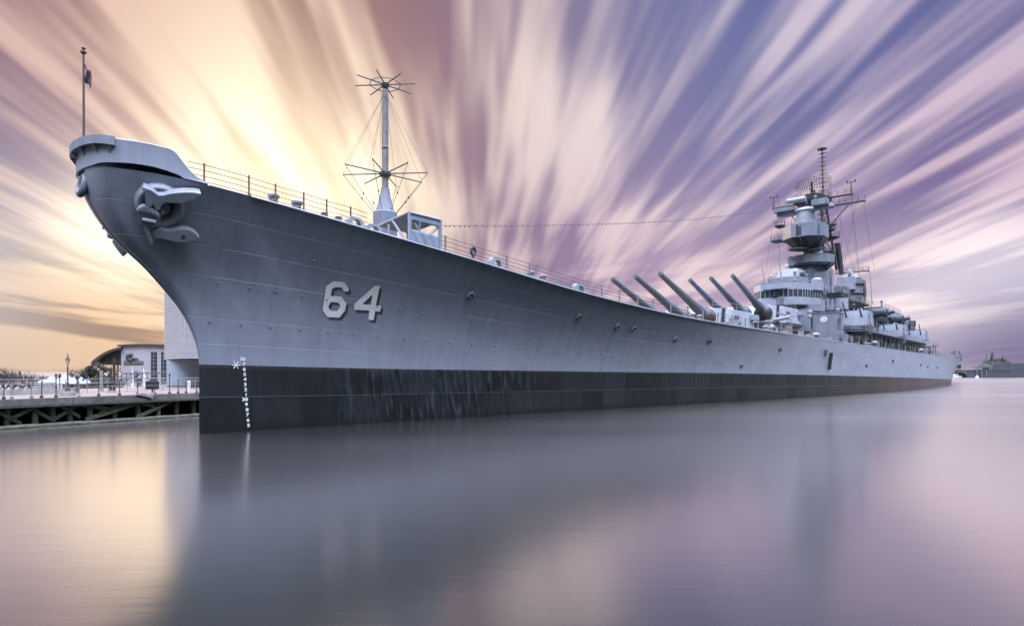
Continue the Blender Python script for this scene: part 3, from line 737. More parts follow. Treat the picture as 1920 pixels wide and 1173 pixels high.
# tower
b = MB(); b.lathe((120.6, 0, 13.2), [(3.1, 0), (3.0, 6), (2.75, 11.2), (2.3, 12.0)], 32); tw = b.build('fire_control_tower', M_light, ship, smooth=True)
b = MB()
for k in range(14):
    a = 2 * math.pi * k / 14; e = Vector((math.cos(a), math.sin(a), 0)); b.tube([Vector((120.6, 0, 13.5)) + e * 3.1, Vector((120.6, 0, 24.2)) + e * 2.8], .07, 4)
b.build('conduit', M_gun, tw)
b = MB(); b.lathe((117.2, 0, 22.5), [(2.3, 0), (1.95, 3.5), (1.75, 7.5)], 28); b.build('tower_neck', M_light, tw, smooth=True)
b = MB(); b.lathe((117, 0, 18.7), [(3.1, 0), (3.1, 4.0), (2.5, 4.9)], 24); b.build('tower_skirt', M_grey, tw, smooth=True, angle=30)
b = MB(); b.box(112.2, 115.5, -2.6, 1.2, 20.3, 23.2); b.build('chart_house', M_gun, tw, bevel=.1)
b = MB(); b.lathe((115.2, 0, 18.7), [(2.0, 0), (1.8, 3), (1.5, 8)], 22); b.build('tower_front_trunk', M_grey, tw, smooth=True)
b = MB(); b.lathe((116.4, 0, 24.75), [(3.4, -.5), (4.25, 0), (4.25, 1.55), (4.15, 1.55), (4.15, .12)], 12); b.build('bridge_ring', M_grey, tw)
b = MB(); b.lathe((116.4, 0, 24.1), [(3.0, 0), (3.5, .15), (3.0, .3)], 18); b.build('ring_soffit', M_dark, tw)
b = MB()
for k in range(10):
    a = 2 * math.pi * k / 10; e = Vector((math.cos(a), math.sin(a), 0)); b.tube([Vector((116.4, 0, 23.2)) + e * 2.2, Vector((116.4, 0, 24.6)) + e * 4.0], .12, 5)
b.build('ring_bracket', M_dark, tw)
b = MB(); b.lathe((112, -2.5, 25.1), [(.15, 0), (.6, .2), (.9, .42), (.92, .47)], 22, (-.75, .6, .15)); b.lathe((112.1, -2.55, 25.1), [(.12, 0), (.1, -.9)], 8, (-.75, .6, .15)); b.build('dish_antenna', M_light, tw, smooth=True)
b = MB(); b.lathe((111, -.9, 27.05), [(.7, -.25), (1.75, 0), (1.75, .2), (.4, .25)], 16); b.rail([(111 + 1.7 * math.cos(q), -.9 + 1.7 * math.sin(q), 27.25) for q in [i * math.pi / 5 for i in range(11)]], .9, .03, .03, 1.4, 2); b.build('lookout_platform', M_dark, tw)
for k, (s, n, z, r) in enumerate(((119.6, 2.6, 27.3, 1.2), (118.5, 2.9, 31.6, 1.0), (121, 2.2, 33.0, 1.3), (112, -4.6, 32.3, 1.0), (112.8, -5.4, 29.6, 1.2), (120.8, 2.6, 30.4, 1.5), (113.0, 1.8, 27.0, 1.3))):
    b = MB(); b.lathe((s, n, z), [(r * .4, -.35), (r, 0), (r, .15)], 14)
    b.rail([(s + r * math.cos(q), n + r * math.sin(q), z + .15) for q in [i * math.pi / 4 for i in range(9)]], .95, .03, .03, 1.5, 2)
    b.tube([(s, n, z), (s + (115.5 - s) * .6, n * .3, z - .8)], .14, 5); b.build('sponson_platform', M_dark if k % 2 else M_gun, tw)
# octagonal director level
oc = lambda s, r, ph=.3927: [(s + r * math.cos(ph + k * math.pi / 4), r * math.sin(ph + k * math.pi / 4)) for k in range(8)]
blk = MB(); blk.prism(oc(112.8, 4.05), 29.2, 31.7); bk = blk.build('director_level', M_grey, ship)
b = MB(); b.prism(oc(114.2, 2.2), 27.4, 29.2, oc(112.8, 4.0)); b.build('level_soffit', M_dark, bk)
pA, pB = oc(112.8, 4.06)[4:6]
b = MB(); b.slab([(pA[0], pA[1], 29.25), (pB[0], pB[1], 29.25), (pB[0], pB[1], 31.65), (pA[0], pA[1], 31.65)], (-.03, -.02, 0)); b.build('sunlit_panel', M_sunlit, bk)  # warm sunlight on the bow-starboard face, painted as a thin panel
b = MB()
for k in range(5):
    a = math.pi + (k - 2) * .5; e = Vector((math.cos(a), math.sin(a), 0)); c = Vector((112.8, 0, 29.2)); b.tube([c + e * 3.6, Vector((114, 0, 27.6)) + e * 2.0], .13, 5); b.tube([c + e * 3.6, Vector((114, 0, 28.6)) + e * 1.9], .1, 5)
b.build('level_strut', M_post, bk)
b = MB(); pts = [(x, y, 31.7) for x, y in oc(112.8, 3.9)]; b.rail(pts + pts[:1], .9, .03, .03, 1.5, 2); b.build('guard_rail', M_post, bk)
b = MB(); b.lathe((113.3, 0, 31.7), [(2.6, 0), (2.6, .5), (2.0, .6), (1.95, 1.0), (1.75, 2.9), (2.0, 3.1), (1.7, 3.6), (.6, 3.7)], 28); md = b.build('main_director', M_light, ship, smooth=True, angle=30)
b = MB(); b.tube([(112.2, -5.1, 34.7), (112.2, 5.2, 34.7)], .42, 10); b.build('rangefinder_tube', M_grey, md, smooth=True)
b = MB(); b.box(110.6, 112.2, 1.6, 4.4, 35.0, 36.2); b.build('antenna_box', M_grey, md, bevel=.08)
b = MB(); b.box(110.9, 112.1, -5.4, -1.6, 34.9, 35.7); b.build('antenna_box', M_grey, md, bevel=.08)
b = MB(); b.tube([(112.2, -3.2, 37.0), (112.2, .2, 37.0)], .5, 14); b.build('radar_drum', M_light, md, smooth=True)
# mast top platform, yards, tripod
b = MB(); b.prism(oc(117.4, 3.5), 37.3, 37.9); b.prism(oc(117.4, 2.2), 36.3, 37.3, oc(117.4, 3.4)); b.prism(oc(117.4, 2.0), 37.9, 38.7); mp = b.build('mast_platform', M_blk, ship)
b = MB(); pts = [(x, y, 37.9) for x, y in oc(117.4, 3.4)]; b.rail(pts + pts[:1], 1.0, .03, .035, 1.2, 2); b.build('guard_rail', M_wire, mp)
def yard(s, z, n0, n1, name='yardarm'):
    b = MB(); b.tube([(s, n0, z), (s, n1, z)], .16, 6, .12); b.tube([(s + .8, n0, z), (s + .8, n1, z)], .1, 5)
    k = 0
    while k <= 8: q = n0 + (n1 - n0) * k / 8; b.tube([(s, q, z), (s + .8, q, z)], .06, 4); k += 1
    b.rail([(s, n0, z), (s, n1, z)], 1.0, .035, .045, 1.25, 2)
    b.tube([(s, n1, z), (s, n1, z - .5)], .12, 5); return b.build(name, M_wire, ship)
for s, z, a, c in ((117, 37.45, -7.6, -2.5), (117, 37.7, 7.2, 2.0), (121, 36.6, -7.8, -3.5), (121, 37.0, 8.5, 2.8)):
    y = yard(s, z, c, a)
    if s == 117:
        b = MB(); b.tube([(s, a * .97, z), (s, a * .97, z + 2.2)], .1, 6); b.tube([(s - .1, a * .97 - .7, z + 2.2), (s, a * .97 + .7, z + 2.2)], .08, 5)
        b.lathe((s, a * .97 + .7, z + 2.1), [(.14, 0), (.14, .5)], 8); b.lathe((s, a * .97 - .7, z + 2.1), [(.14, 0), (.14, .5)], 8); b.build('anemometer', M_wire, y)
    else:
        b = MB(); b.tube([(s, a * .7, z), (s, a * .28, z - 4.0)], .11, 5); b.build('yard_brace', M_wire, y)
b = MB(); b.box(119.6, 120.6, -7.2, -3.2, 36.0, 36.9); b.build('signal_box', M_grey, ship)
tp = MB()
for n0, n1 in ((1.6, 2.6), (-1.6, -2.6)): tp.tube([(120.6, n0, 37.4), (124.6, n1, 24.5)], .24, 8)
tp.tube([(124, 0, 37.4), (126, 0, 16)], .3, 8)
for i in range(5):
    z = 26 + i * 2.4; q = (37.4 - z) / 12.9; s1 = 120.6 + 4 * q; n1 = 1.6 + q
    tp.tube([(s1, n1, z), (s1, -n1, z)], .1, 5); tp.tube([(s1, n1, z), (124 + q, 0, z + 1.2)], .1, 5); tp.tube([(s1, n1, z + 2.2), (117.5, .8, z + .4)], .13, 5); tp.tube([(s1, n1, z), (117.5, 1.2, z + 2.0)], .1, 5); tp.tube([(s1, n1, z), (117.6, 1.2, z)], .1, 5)
tp.build('tripod_mast', M_wire, ship)
b = MB(); b.tube([(123.9, 2.9, 29.8), (124.3, 3.6, 23.4)], .62, 12, .5); b.build('exhaust_uptake', M_blk, ship, smooth=True)
b = MB(); b.tube([(122.8, .55, 38), (122.9, .3, 49.3)], .2, 8, .11)
for i in range(11):
    z = 40 + i * .85; b.tube([(122.85, -.55, z), (122.85, 1.3, z)], .05, 4); b.torus((122.85, .42, z), .42, .05, (0, 0, 1), 10, 4)
b.lathe((122.9, .3, 49.2), [(.1, 0), (.95, .15), (.95, .3), (.1, .4)], 12); b.tube([(122.85, .5, 38), (121.4, 2.2, 36.8)], .08, 4); b.tube([(122.85, .6, 41.5), (121, 3, 38)], .05, 4)
b.build('topmast', M_wire, ship)
# open lattice air search radar
rd = MB(); NR = 14; rows_ = []
for k in range(5):
    z = 40.6 + k * .58; line = []
    for i in range(NR + 1):
        q = i / NR * 2 - 1; line.append(Vector((119.4 - .9 * (1 - q * q) + .25 * abs(k - 2), -.55 + 3.35 * q, z + .35 * q * q * (k - 2) * -.4)))
    rows_.append(line); rd.tube(line, .05, 4)
for i in range(NR + 1): rd.tube([r_[i] for r_ in rows_], .045, 4)
for i in range(0, NR, 1): rd.tube([rows_[0][i], rows_[2][i] + Vector((1.0, 0, .1)), rows_[4][i + 1]], .03, 4)
radar = rd.build('air_search_radar', M_wire, ship)
b = MB(); b.lathe((119.4, -.5, 37.9), [(1.1, 0), (.8, .8), (.5, 1.4), (.45, 2.4)], 14); b.tube([(119.4, -.5, 39.5), (118.2, -.5, 41.8)], .2, 6); b.tube([(119.5, -.5, 39.5), (117.3, -.5, 40.3)], .12, 6); b.build('radar_pedestal', M_blk, radar, smooth=True)
# whip antennas
def whip(u0, v0, u1, v1, n, r=.07):
    p = Vector(byn(u1, v1, n)); s_, n_, z_ = bys(u0, v0, p.x)
    b = MB(); b.tube([p, (s_, n_, z_)], r * 1.3, 6, r * .6); b.lathe(p, [(.2, -.3), (.2, .3)], 8); b.build('whip_antenna', M_post, ship, smooth=True)
whip(1427.5, 486, 1433, 531, -1.9, .1); whip(1460, 481, 1465, 523, .8, .1); whip(1631, 507, 1635, 567, 4, .1)
# signal halyards
for k, (n0, n1) in enumerate(((-7.4, -3.4), (-7.0, -2.8), (7.0, 5.0), (8.2, 5.6), (8.0, 5.2), (-5.4, -3.0))):
    b = MB(); b.tube([(117 if k % 2 else 121, n0, 37.2), (108 if k < 2 else 114, n1, 19)], .02, 4); b.build('signal_halyard', M_wire, ship)
# mid level platform with round tubs
b = MB(); b.box(108, 113.5, 2.8, 7.6, 17.75, 17.95); b.box(108.2, 113, 3, 7.4, 17.3, 17.75); mpf = b.build('signal_platform', M_dark, ship)
b = MB(); b.rail([(108, 2.8, 17.95), (108, 7.6, 17.95), (113.5, 7.6, 17.95)], 1.0, .03, .035, 1.3, 3); b.build('guard_rail', M_post, mpf)
for s, n, z0, z1, r in ((108.5, 4.1, 14.7, 17.0, 1.35), (109.5, 7.0, 14.7, 16.9, 1.2)):
    b = MB(); b.lathe((s, n, z0), [(r * .8, 0), (r, .2), (r, z1 - z0)], 20); b.build('round_tub', M_light, ship, smooth=True)
b = MB(); b.box(106.5, 112, 2.5, 8.6, 14.45, 14.65); b.build('tub_platform', M_dark, ship)
# superstructure clutter: louvres, lockers, doors, pipes
for k in range(46):
    s = 97.5 + R.random() ** 1.3 * 84; side_n = 9.7 + R.random() * 1.8; w = R.uniform(.5, 1.4); h = R.uniform(.8, 2.2)
    b = MB(); b.box(s, s + w, side_n, side_n + R.uniform(.4, 1.0), zd(s), zd(s) + h)
    if k % 3 == 0: b.tube([(s, side_n + .2, zd(s)), (s + .3, side_n + .3, zd(s) + 3.0)], .1, 5)
    b.build('deck_gear', (M_dark, M_gun, M_grey, M_light)[k % 4], ship)
for k in range(40):
    s = 99 + k * 2.1; b = MB(); n = 9.63
    if k % 3 == 0: b.box(s, s + .8, n, n + .08, 7.6, 9.3)
    elif k % 3 == 1: b.tube([(s, n + .05, 7.4), (s, n + .05, 10.4)], .1, 5)
    else: b.box(s, s + .9, n, n + .25, 8.6, 9.5)
    b.build('house_fitting', (M_dark, M_grey, M_light)[k % 3], ship)
b = MB()
for s in range(102, 184, 4): b.tube([(s, 12.6, zd(s)), (s, 12.6, 10.3)], .09, 5)
b.box(101, 185, 9.6, 12.9, 10.3, 10.42); b.build('side_gallery', M_gun, ship)
b = MB(); b.rail([(101, 12.8, 10.42), (185, 12.8, 10.42)], 1.05, .03, .04, 2.0, 3); b.build('guard_rail', M_post, ship)
b = MB(); b.rail([(97.2, -1, 10.45), (97.2, 9.5, 10.45), (101, 12.7, 10.45)], 1.05, .03, .04, 1.3, 3); b.build('guard_rail', M_post, ship)
# twin five inch mounts
def mount(s, n, z, tub):
    b = MB(); b.prism([(s - 2.4, n - 2.3), (s - 2.4, n + 2.3), (s + 2.4, n + 2.3), (s + 2.4, n - 2.3)], z, z + 2.75, [(s - 1.5, n - 2.1), (s - 1.5, n + 2.1), (s + 2.2, n + 2.1), (s + 2.2, n - 2.1)])
    t = b.build('gun_mount', M_grey, ship, bevel=.15)
    b = MB(); b.lathe((s, n, z - 1.3), [(2.2, 0), (2.5, .4), (2.5, 1.28)], 24); b.build('mount_base', M_gun, t, smooth=True)
    for k in (-1.15, 1.15):
        b = MB(); p = Vector((s - 1.7, n + k, z + 1.7)); d = Vector((-.62, 0, .55)).normalized(); b.tube([p, p + d * 1.0, p + d * 3.7], [.17, .13, .085], 10); b.build('gun_barrel', M_gun, t, smooth=True)
    b = MB(); b.box(s - 1.2, s - .2, n + 2.22, n + 2.4, z + .5, z + 2.0); b.build('mount_door', M_light, t)
    b = MB(); b.lathe((s + .6, n + .4, z + 2.75), [(.5, 0), (.5, .25), (.3, .5)], 10); b.build('sight_cupola', M_grey, t, smooth=True)
    if tub: b = MB(); b.lathe((s, n, z - 1.5), [(2.6, 0), (3.3, .3), (3.3, 1.6), (3.2, 1.6), (3.2, .4)], 24); b.build('mount_tub', M_light, t, smooth=True)
mount(104.9, 10.5, 11.25, False); mount(136.5, 10.5, 10.7, False); mount(166.5, 10.5, 11.0, True)
mount(104.9, -10.5, 11.25, False); mount(136.5, -10.5, 10.7, False); mount(166.5, -10.5, 11.0, True)
# aft tower, funnels, launchers
b = MB(); b.prism(oc(131, 3.6), 13, 21.5); b.build('forward_funnel', M_gun, ship, smooth=False)
b = MB(); b.lathe((143, .9, 15.5), [(3.0, 0), (2.9, 5.4), (2.7, 5.5), (2.6, 7.5), (2.4, 7.6), (2.4, 9.5), (1.6, 10)], 24); at_ = b.build('aft_tower', M_grey, ship, smooth=True, angle=30)
b = MB(); b.box(139.6, 141.8, -1.0, 2.6, 22.0, 25.0); b.build('tower_cabin', M_light, at_, bevel=.1)
b = MB(); b.lathe(bys(1589, 512, 140.6), [(.12, 0), (.6, .25), (.95, .8), (1.0, .85)], 20, (-.1, .95, .3)); b.build('dish_antenna', M_light, at_, smooth=True)
b = MB(); b.lathe((145.6, 2.3, 19.4), [(1.3, 0), (1.5, 2.5), (1.3, 5.0), (.8, 5.6)], 20); b.build('rear_cap', M_dark, at_, smooth=True)
for z, r in ((21.2, 3.3), (23.4, 3.0)):
    b = MB(); b.lathe((143, .9, z), [(r, 0), (r, .15)], 20); b.build('tower_gallery', M_dark, at_)
y = yard(144, 26.6, -2.3, 4.5); b = MB(); b.rail([(144.8, -2.3, 26.6), (144.8, 4.5, 26.6)], .9, .03, .04, 1.2, 2); b.build('guard_rail', M_wire, y)
b = MB(); b.prism([(129, -1), (129, 4.2), (134, 5.0), (143, 5.0), (143, -1)], 18.3, 18.7); b.prism([(130, -1), (130, 3.4), (142, 4), (142, -1)], 17.2, 18.3); pf = b.build('aft_platform', M_dark, ship)
b = MB(); b.rail([(129, -1, 18.7), (129, 4.2, 18.7), (134, 5, 18.7), (143, 5, 18.7)], 1., .03, .035, 1.4, 3); b.build('guard_rail', M_post, pf)
houses('aft_house', M_grey, (148, 172, .4, 6.4, 13.0, 18.6), (146, 176, -4, 4, 13, 16))
b = MB(); b.rail([(148, .5, 18.6), (148, 6.3, 18.6), (172, 6.3, 18.6)], 1., .035, .04, 1.6, 2); b.build('guard_rail', M_post, ship)
for s, n, z in ((142, 6.5, 16.6), (150, 8.2, 15.6)):
    b = MB(); b.tube([(s, n - 2.3, z), (s, n - 2.2, z), (s, n + 2.0, z), (s, n + 2.3, z)], [.7, 1.05, 1.05, .6], 14); b.lathe((s, n + 2.3, z), [(.6, 0), (.35, .8), (.5, .9), (.2, 1.2)], 12, (0, 1, .1)); b.box(s - .9, s + .9, n - 1.8, n + 1.8, z - 1.9, z - .9)
    b.build('missile_launcher', M_dark, ship, smooth=True)
b = MB(); b.slab([(176, 2.6, 19.2), (176, 7.2, 17.4), (176, 7.2, 16.5), (176, 2.6, 18.3)], (1.4, 0, 0)); b.box(176.2, 177.2, 6.4, 7.2, 12.5, 16.5); b.tube([(176.5, 6.8, 13), (176.5, 4.6, 16)], .2, 6); b.build('boat_crane', M_light, ship)
houses('aft_block', M_dark, (172, 188, 2, 9.5, 10.3, 14.3), (178, 186, 3, 7.5, 14.3, 17.2))
for k in range(26):
    s = R.uniform(140, 190); n = R.uniform(1, 8.5); z = R.choice((13.2, 14.3, 16.0)); b = MB(); b.box(s, s + R.uniform(.4, 1.6), n, n + R.uniform(.4, 1.4), z, z + R.uniform(.5, 1.6)); b.tube([(s, n, z), (s + .2, n + .1, z + R.uniform(1.5, 3.2))], .07, 4)
    b.build('deck_gear', (M_dark, M_gun, M_grey)[k % 3], ship)
# after deck: low white house, crane davit, net rails
b = MB(); b.box(178, 196, 12.4, 15.4, 6.9, 8.2); b.build('after_locker', M_light, ship)
for k in range(36):
    s = 196 + k * 1.6; b = MB(); n = ND(s) - R.uniform(.4, 1.6); b.box(s, s + 1.2, n - .4, n, zd(s), zd(s) + R.uniform(.5, 1.4)); b.build('deck_gear', (M_dark, M_gun)[k % 2], ship)
b = MB(); c = Vector((222, 12.6, 7)); b.tube([c, c + Vector((0, 0, 3.2))], .25, 6); b.tube([c + Vector((0, .5, 3.0)), c + Vector((0, 1.2, 2.9)), c + Vector((0, 1.7, 2.2)), c + Vector((0, 1.8, 0))], .2, 6); b.build('boat_davit', M_gun, ship)
b = MB(); b.tube([(208, 13.5, 7), (208, 13.5, 9.2)], .1, 5); b.tube([(208, 12.7, 9.4), (208, 13.1, 9.0), (208, 13.9, 9.0), (208, 14.3, 9.4)], .08, 5); b.build('aerial_post', M_wire, ship)
for u, v0, v1 in ((1778, 688, 702),):
    p0 = onhull(u, v0); p1 = onhull(u, v1); b = MB(); b.tube([(p0[0], p0[1] + .15, p0[2]), (p1[0], p1[1] + .15, p1[2])], .3, 6); b.build('side_chute', M_blk, hull)

# fittings on the superstructure walls: doors, lockers, ladders, pipes, vents
def wallbits(p0, p1, z0, z1, nr, n, parent, seed):
    rr = random.Random(seed); p0, p1, nr = Vector(p0 + (0,)), Vector(p1 + (0,)), Vector(nr + (0,)).normalized(); L = (p1 - p0).length; d = (p1 - p0).normalized()
    def bx(a, c, za, zb_, th):
        q = p0 + d * a - nr * .02; r_ = p0 + d * c - nr * .02; return MB().slab([(q.x, q.y, za), (r_.x, r_.y, za), (r_.x, r_.y, zb_), (q.x, q.y, zb_)], tuple(nr * th))
    for i in range(n):
        k = rr.random(); a = rr.uniform(.1, max(.15, L - .9)); zf = z0 + .1
        if k < .2: bx(a, a + .75, zf, zf + 1.75, .07).build('door', rr.choice((M_dark, M_grey, M_light)), parent)
        elif k < .42: z = rr.uniform(z0 + .2, max(z0 + .3, z1 - .9)); bx(a, a + rr.uniform(.3, .9), z, z + rr.uniform(.3, .8), rr.uniform(.2, .5)).build('locker', rr.choice((M_light, M_grey, M_gun, M_dark)), parent)
        elif k < .62:
            q = p0 + d * a + nr * .1; b = MB(); b.tube([(q.x, q.y, z0), (q.x, q.y, z1)], rr.uniform(.04, .09), 5); b.build('pipe', rr.choice((M_dark, M_gun, M_light)), parent)
        elif k < .8:
            b = MB()
            for e in (0, .4): q = p0 + d * (a + e) + nr * .12; b.tube([(q.x, q.y, z0), (q.x, q.y, z1)], .03, 4)
            z = z0 + .2
            while z < z1: q = p0 + d * a + nr * .12; r_ = q + d * .4; b.tube([(q.x, q.y, z), (r_.x, r_.y, z)], .022, 4); z += .32
            b.build('ladder', M_dark, parent)
        else: z = rr.uniform(z0 + .5, max(z0 + .6, z1 - .7)); bx(a, a + .4, z, z + .4, .05).build('air_vent', M_blk, parent)
for args in (((97.1, 9.4), (101, 9.4), 10.5, 13.2, (0, 1), 5, wing, 2), ((97.0, -2), (97.0, 9.4), 7.7, 10.3, (-1, 0), 8, wing, 3),
             ((98.2, 4.6), (108, 4.6), 13.6, 15, (0, 1), 6, br, 4), ((95, -2.2), (95, 2.2), 15.05, 16.2, (-1, 0), 3, br, 5), ((101.6, 5.6), (106, 5.6), 15.1, 16.2, (0, 1), 3, br, 6), ((101.6, 5.6), (106, 5.6), 17.7, 18.6, (0, 1), 3, br, 12),
             ((113.3, -.8), (113.3, .8), 19.5, 23.8, (-1, 0), 5, tw, 7), ((117.9, .6), (119, 2.6), 17, 24, (-.8, .6), 7, tw, 8), ((118.8, 2.5), (120.6, 3.05), 14, 23.5, (-.3, .95), 8, tw, 9),
             ((109.1, -1.5), (109.1, 1.5), 29.3, 31.5, (-1, 0), 3, bk, 10), ((110, 2.8), (111.3, 3.7), 29.3, 31.5, (-.7, .7), 3, bk, 11),
             ((140.2, 2.2), (142.2, 4.2), 16, 21, (-.6, .8), 8, at_, 13), ((140.4, .6), (141, 3), 22.1, 24.8, (-.9, .3), 4, at_, 14)): wallbits(*args)
for k, (s, n, z) in enumerate(((99, 9.0, 13.5), (100.5, 6.2, 13.5), (107.5, 4.6, 15.0), (97.6, 2.6, 19.3), (100.2, -2.3, 20.4), (105, 2.3, 20.4), (104.5, 10.2, 14.0), (111, 7.2, 17.95), (141, 1.2, 25.0), (131, 2.5, 18.7), (136, 4.4, 18.7), (150, 6, 18.6), (156, 5.5, 18.6), (112, 2, 36.2), (113.2, 0, 35.4), (118, 2.5, 26.3))):
    b = MB(); h = .5 + .35 * (k % 4); b.lathe((s, n, z), [(.28, 0), (.2, .15), (.12, h * .6), (.3, h * .7), (.3, h), (.1, h + .15)], 10); b.build(('searchlight_stand', 'vent_cowl', 'pelorus_stand')[k % 3], (M_light, M_grey, M_dark, M_grey)[k % 4], ship, smooth=True)
for k, (a, c) in enumerate((((117, 7.0, 37.6), (131, 6.0, 19)), ((117, -7.2, 37.3), (104, -5, 19)), ((121, 8.2, 37), (146, 5.4, 26.6)), ((122.9, .3, 48), (145, 1.4, 27)), ((121, 6, 37), (118, 9, 13.4)), ((117, 5, 37.6), (112, 7, 18)), ((97, -1.8, 19), (112, -5, 31)), ((123, .4, 45), (117, 6.8, 38)), ((123, .4, 45), (117, -7, 38)))):
    b = MB(); a, c = Vector(a), Vector(c); b.tube([a.lerp(c, i / 8) - Vector((0, 0, 1.2 * (i / 8) * (1 - i / 8))) for i in range(9)], .022, 4); b.build('rigging_wire', M_wire, ship)
b = MB(); b.rail([(97, 5.6, 13.5), (97, 9.4, 13.5), (101.2, 9.4, 13.5)], 1., .03, .035, 1.2, 3); b.build('guard_rail', M_post, ship)
# ---- loose things hanging on the ship
def life_ring(s, n, z, axis, label, m):
    b = MB(); b.torus((s, n, z), .30, .085, axis, 22, 8); o = b.build('life_ring', m, smooth=True); at_ship(o)
    tag(o, label, 'life ring', 'life rings on the deck rail'); return o
s, n, z = onhull(887, 478); s = byn(887, 478, ND(16.2) - .1)[0]
life_ring(16.15, ND(16.15) - .02, zd(16.15) + .62, (.25, 1, 0), 'dark weathered life ring hanging on the bow deck rail aft of the canvas shelter', M_dark)
life_ring(byn(1338, 602, 9.2)[0], 9.2, zd(50) + .75, (.4, 1, 0), 'red life ring on the deck rail below the forward gun turret', M_red)
b = MB(); b.torus((94.9, .2, 17.05), .6, .2, (1, 0, 0), 26, 8); wr = at_ship(b.build('wreath', M_wreath, smooth=True)); tag(wr, 'dark round wreath hanging on the front windows of the navigation bridge', 'wreath')
ls = MB(); a0 = Vector(byn(818, 422.5, 3.0)); a1 = Vector((117, -7.45, 37.5)); pts = []
# sag fitted as a shallow parabola in the vertical plane of the wire
def sag(q):
    p = a0.lerp(a1, q); return p + Vector((0, 0, -4.0 * q * (1 - q)))
pts = [sag(i / 80) for i in range(81)]
lsr = empty('light_string'); at_ship(lsr); tag(lsr, 'long sagging string of small bulbs from bow shelter to tower yardarm', 'light string')
ls.tube(pts, .022, 4); ls.build('light_cable', M_wire, lsr)
bb = MB(); bb.lathe((0, 0, 0), [(.015, .02), (.03, -.03), (.05, -.10), (.02, -.15)], 6); b0 = None
for i in range(96):
    q = .01 + ((i + R.uniform(-.3, .3)) / 96 if i else 0) ** 1.2 * .97
    if b0 is None: b0 = bb.build('bulb', M_wire, lsr)
    else: o = b0.copy(); col.objects.link(o); o.parent = lsr; b0 = o
    p = sag(q); b0.location = (p.x, -p.y, p.z)
fl = MB(); N = 8
for i in range(N):
    for j in range(6):
        f_ = lambda a, c: (-5.5 + .3 * a + .05 * math.sin(c * 3), .12 * math.sin(a * 9 + c * 2), 18.85 - .8 * c - .3 * a)
        fl.face([f_(i / N, j / 6), f_((i + 1) / N, j / 6), f_((i + 1) / N, (j + 1) / 6), f_(i / N, (j + 1) / 6)])
fo = at_ship(fl.build('flag', M_flag, smooth=True, weld=True)); m_ = fo.modifiers.new('thick', 'SOLIDIFY'); m_.thickness = .02
tag(fo, 'small dark flag drooping near the top of the bow jackstaff', 'flag')

# ================================================================== WATER
def wmb(): return MB(ship=False)
mw = bpy.data.materials.new('harbour_water'); mw.use_nodes = True; t = NT(mw.node_tree)
mw.node_tree.nodes.remove(mw.node_tree.nodes['Principled BSDF'])
co = t.n('ShaderNodeNewGeometry').outputs['Position']
n1 = t.noise(t.mapping(co, (.035, .12, 1)), 1., 3, .5)
n2 = t.noise(t.mapping(co, (.5, 1.6, 1)), 1., 3, .6)
n3 = t.noise(t.mapping(co, (.012, .06, 1)), 1., 2, .5)
bn = t.n('ShaderNodeBump'); bn.inputs['Strength'].default_value = .05; bn.inputs['Distance'].default_value = .06
t.put(bn.inputs['Height'], t.m('ADD', n2, t.m('MULTIPLY', n1, 3.)))
gl = t.n('ShaderNodeBsdfGlossy'); gl.inputs['Color'].default_value = (1., .94, .91, 1)
t.put(gl.inputs['Roughness'], t.m('ADD', .145, t.m('MULTIPLY', n3, .08))); t.put(gl.inputs['Normal'], bn.outputs[0])
df = t.n('ShaderNodeBsdfDiffuse'); df.inputs['Color'].default_value = (.003, .008, .0095, 1)
lw = t.n('ShaderNodeLayerWeight'); t.put(lw.inputs['Normal'], bn.outputs[0]); gz = t.step(lw.outputs['Facing'], .44, .86, .01, .84)
ms = t.n('ShaderNodeMixShader'); t.put(ms.inputs[0], gz)
t.put(ms.inputs[1], df.outputs[0]); t.put(ms.inputs[2], gl.outputs[0])
mw.node_tree.links.new(ms.outputs[0], mw.node_tree.nodes['Material Output'].inputs['Surface'])
b = wmb(); b.face([(-9000, -300, 0), (9000, -300, 0), (9000, 14000, 0), (-9000, 14000, 0)])
tag(b.build('harbour_water', mw), kind='structure')

# ================================================================== PIER (front edge runs beside and behind the bow)
Q0 = Vector((-31.3, 37.6, 0)); PD = Vector((.468, .884, 0)); PN = Vector((-.884, .468, 0))
def pp(tt, w, z): q = Q0 + PD * tt + PN * w; return (q.x, q.y, z)
def pbox(b, t0, t1, w0, w1, z0, z1):
    b.loft([pp(t0, w0, z0), pp(t1, w0, z0), pp(t1, w1, z0), pp(t0, w1, z0)], [pp(t0, w0, z1), pp(t1, w0, z1), pp(t1, w1, z1), pp(t0, w1, z1)]); return b
def onpier(u, w=0.):
    "distance along the pier edge where the ray of column u meets it"
    k = (u - 960) / F; o = Q0 + PN * w
    return (k * o.y - o.x) / (PD.x - k * PD.y)
T0, T1, PZ = -16, 34, 1.78
pier = empty('pier', pp(0, 0, 0)); tag(pier, 'long timber pier with grey fascia and cross braced piles left of the bow', 'pier')
def pb(b, name, m, **k):
    o = b.build(name, m, **k); o.parent = pier; o.location = -pier.location; return o
pier.location = (0, 0, 0)
b = wmb(); pbox(b, T0, T1, .25, 14, PZ - .22, PZ); pb(b, 'pier_deck', M_pave)
for k in range(10):
    b = wmb(); t0 = T0 + k * 5; pbox(b, t0 + .02, t0 + 4.98, 0, .25, PZ - .42, PZ + .03 + .012 * (k % 3)); pb(b, 'fascia_beam', M_beam, bevel=.02)
b = wmb(); pbox(b, T0, T1, -.06, .02, PZ - .52, PZ - .42); pb(b, 'lower_fascia', M_timber_pale)
k = 0
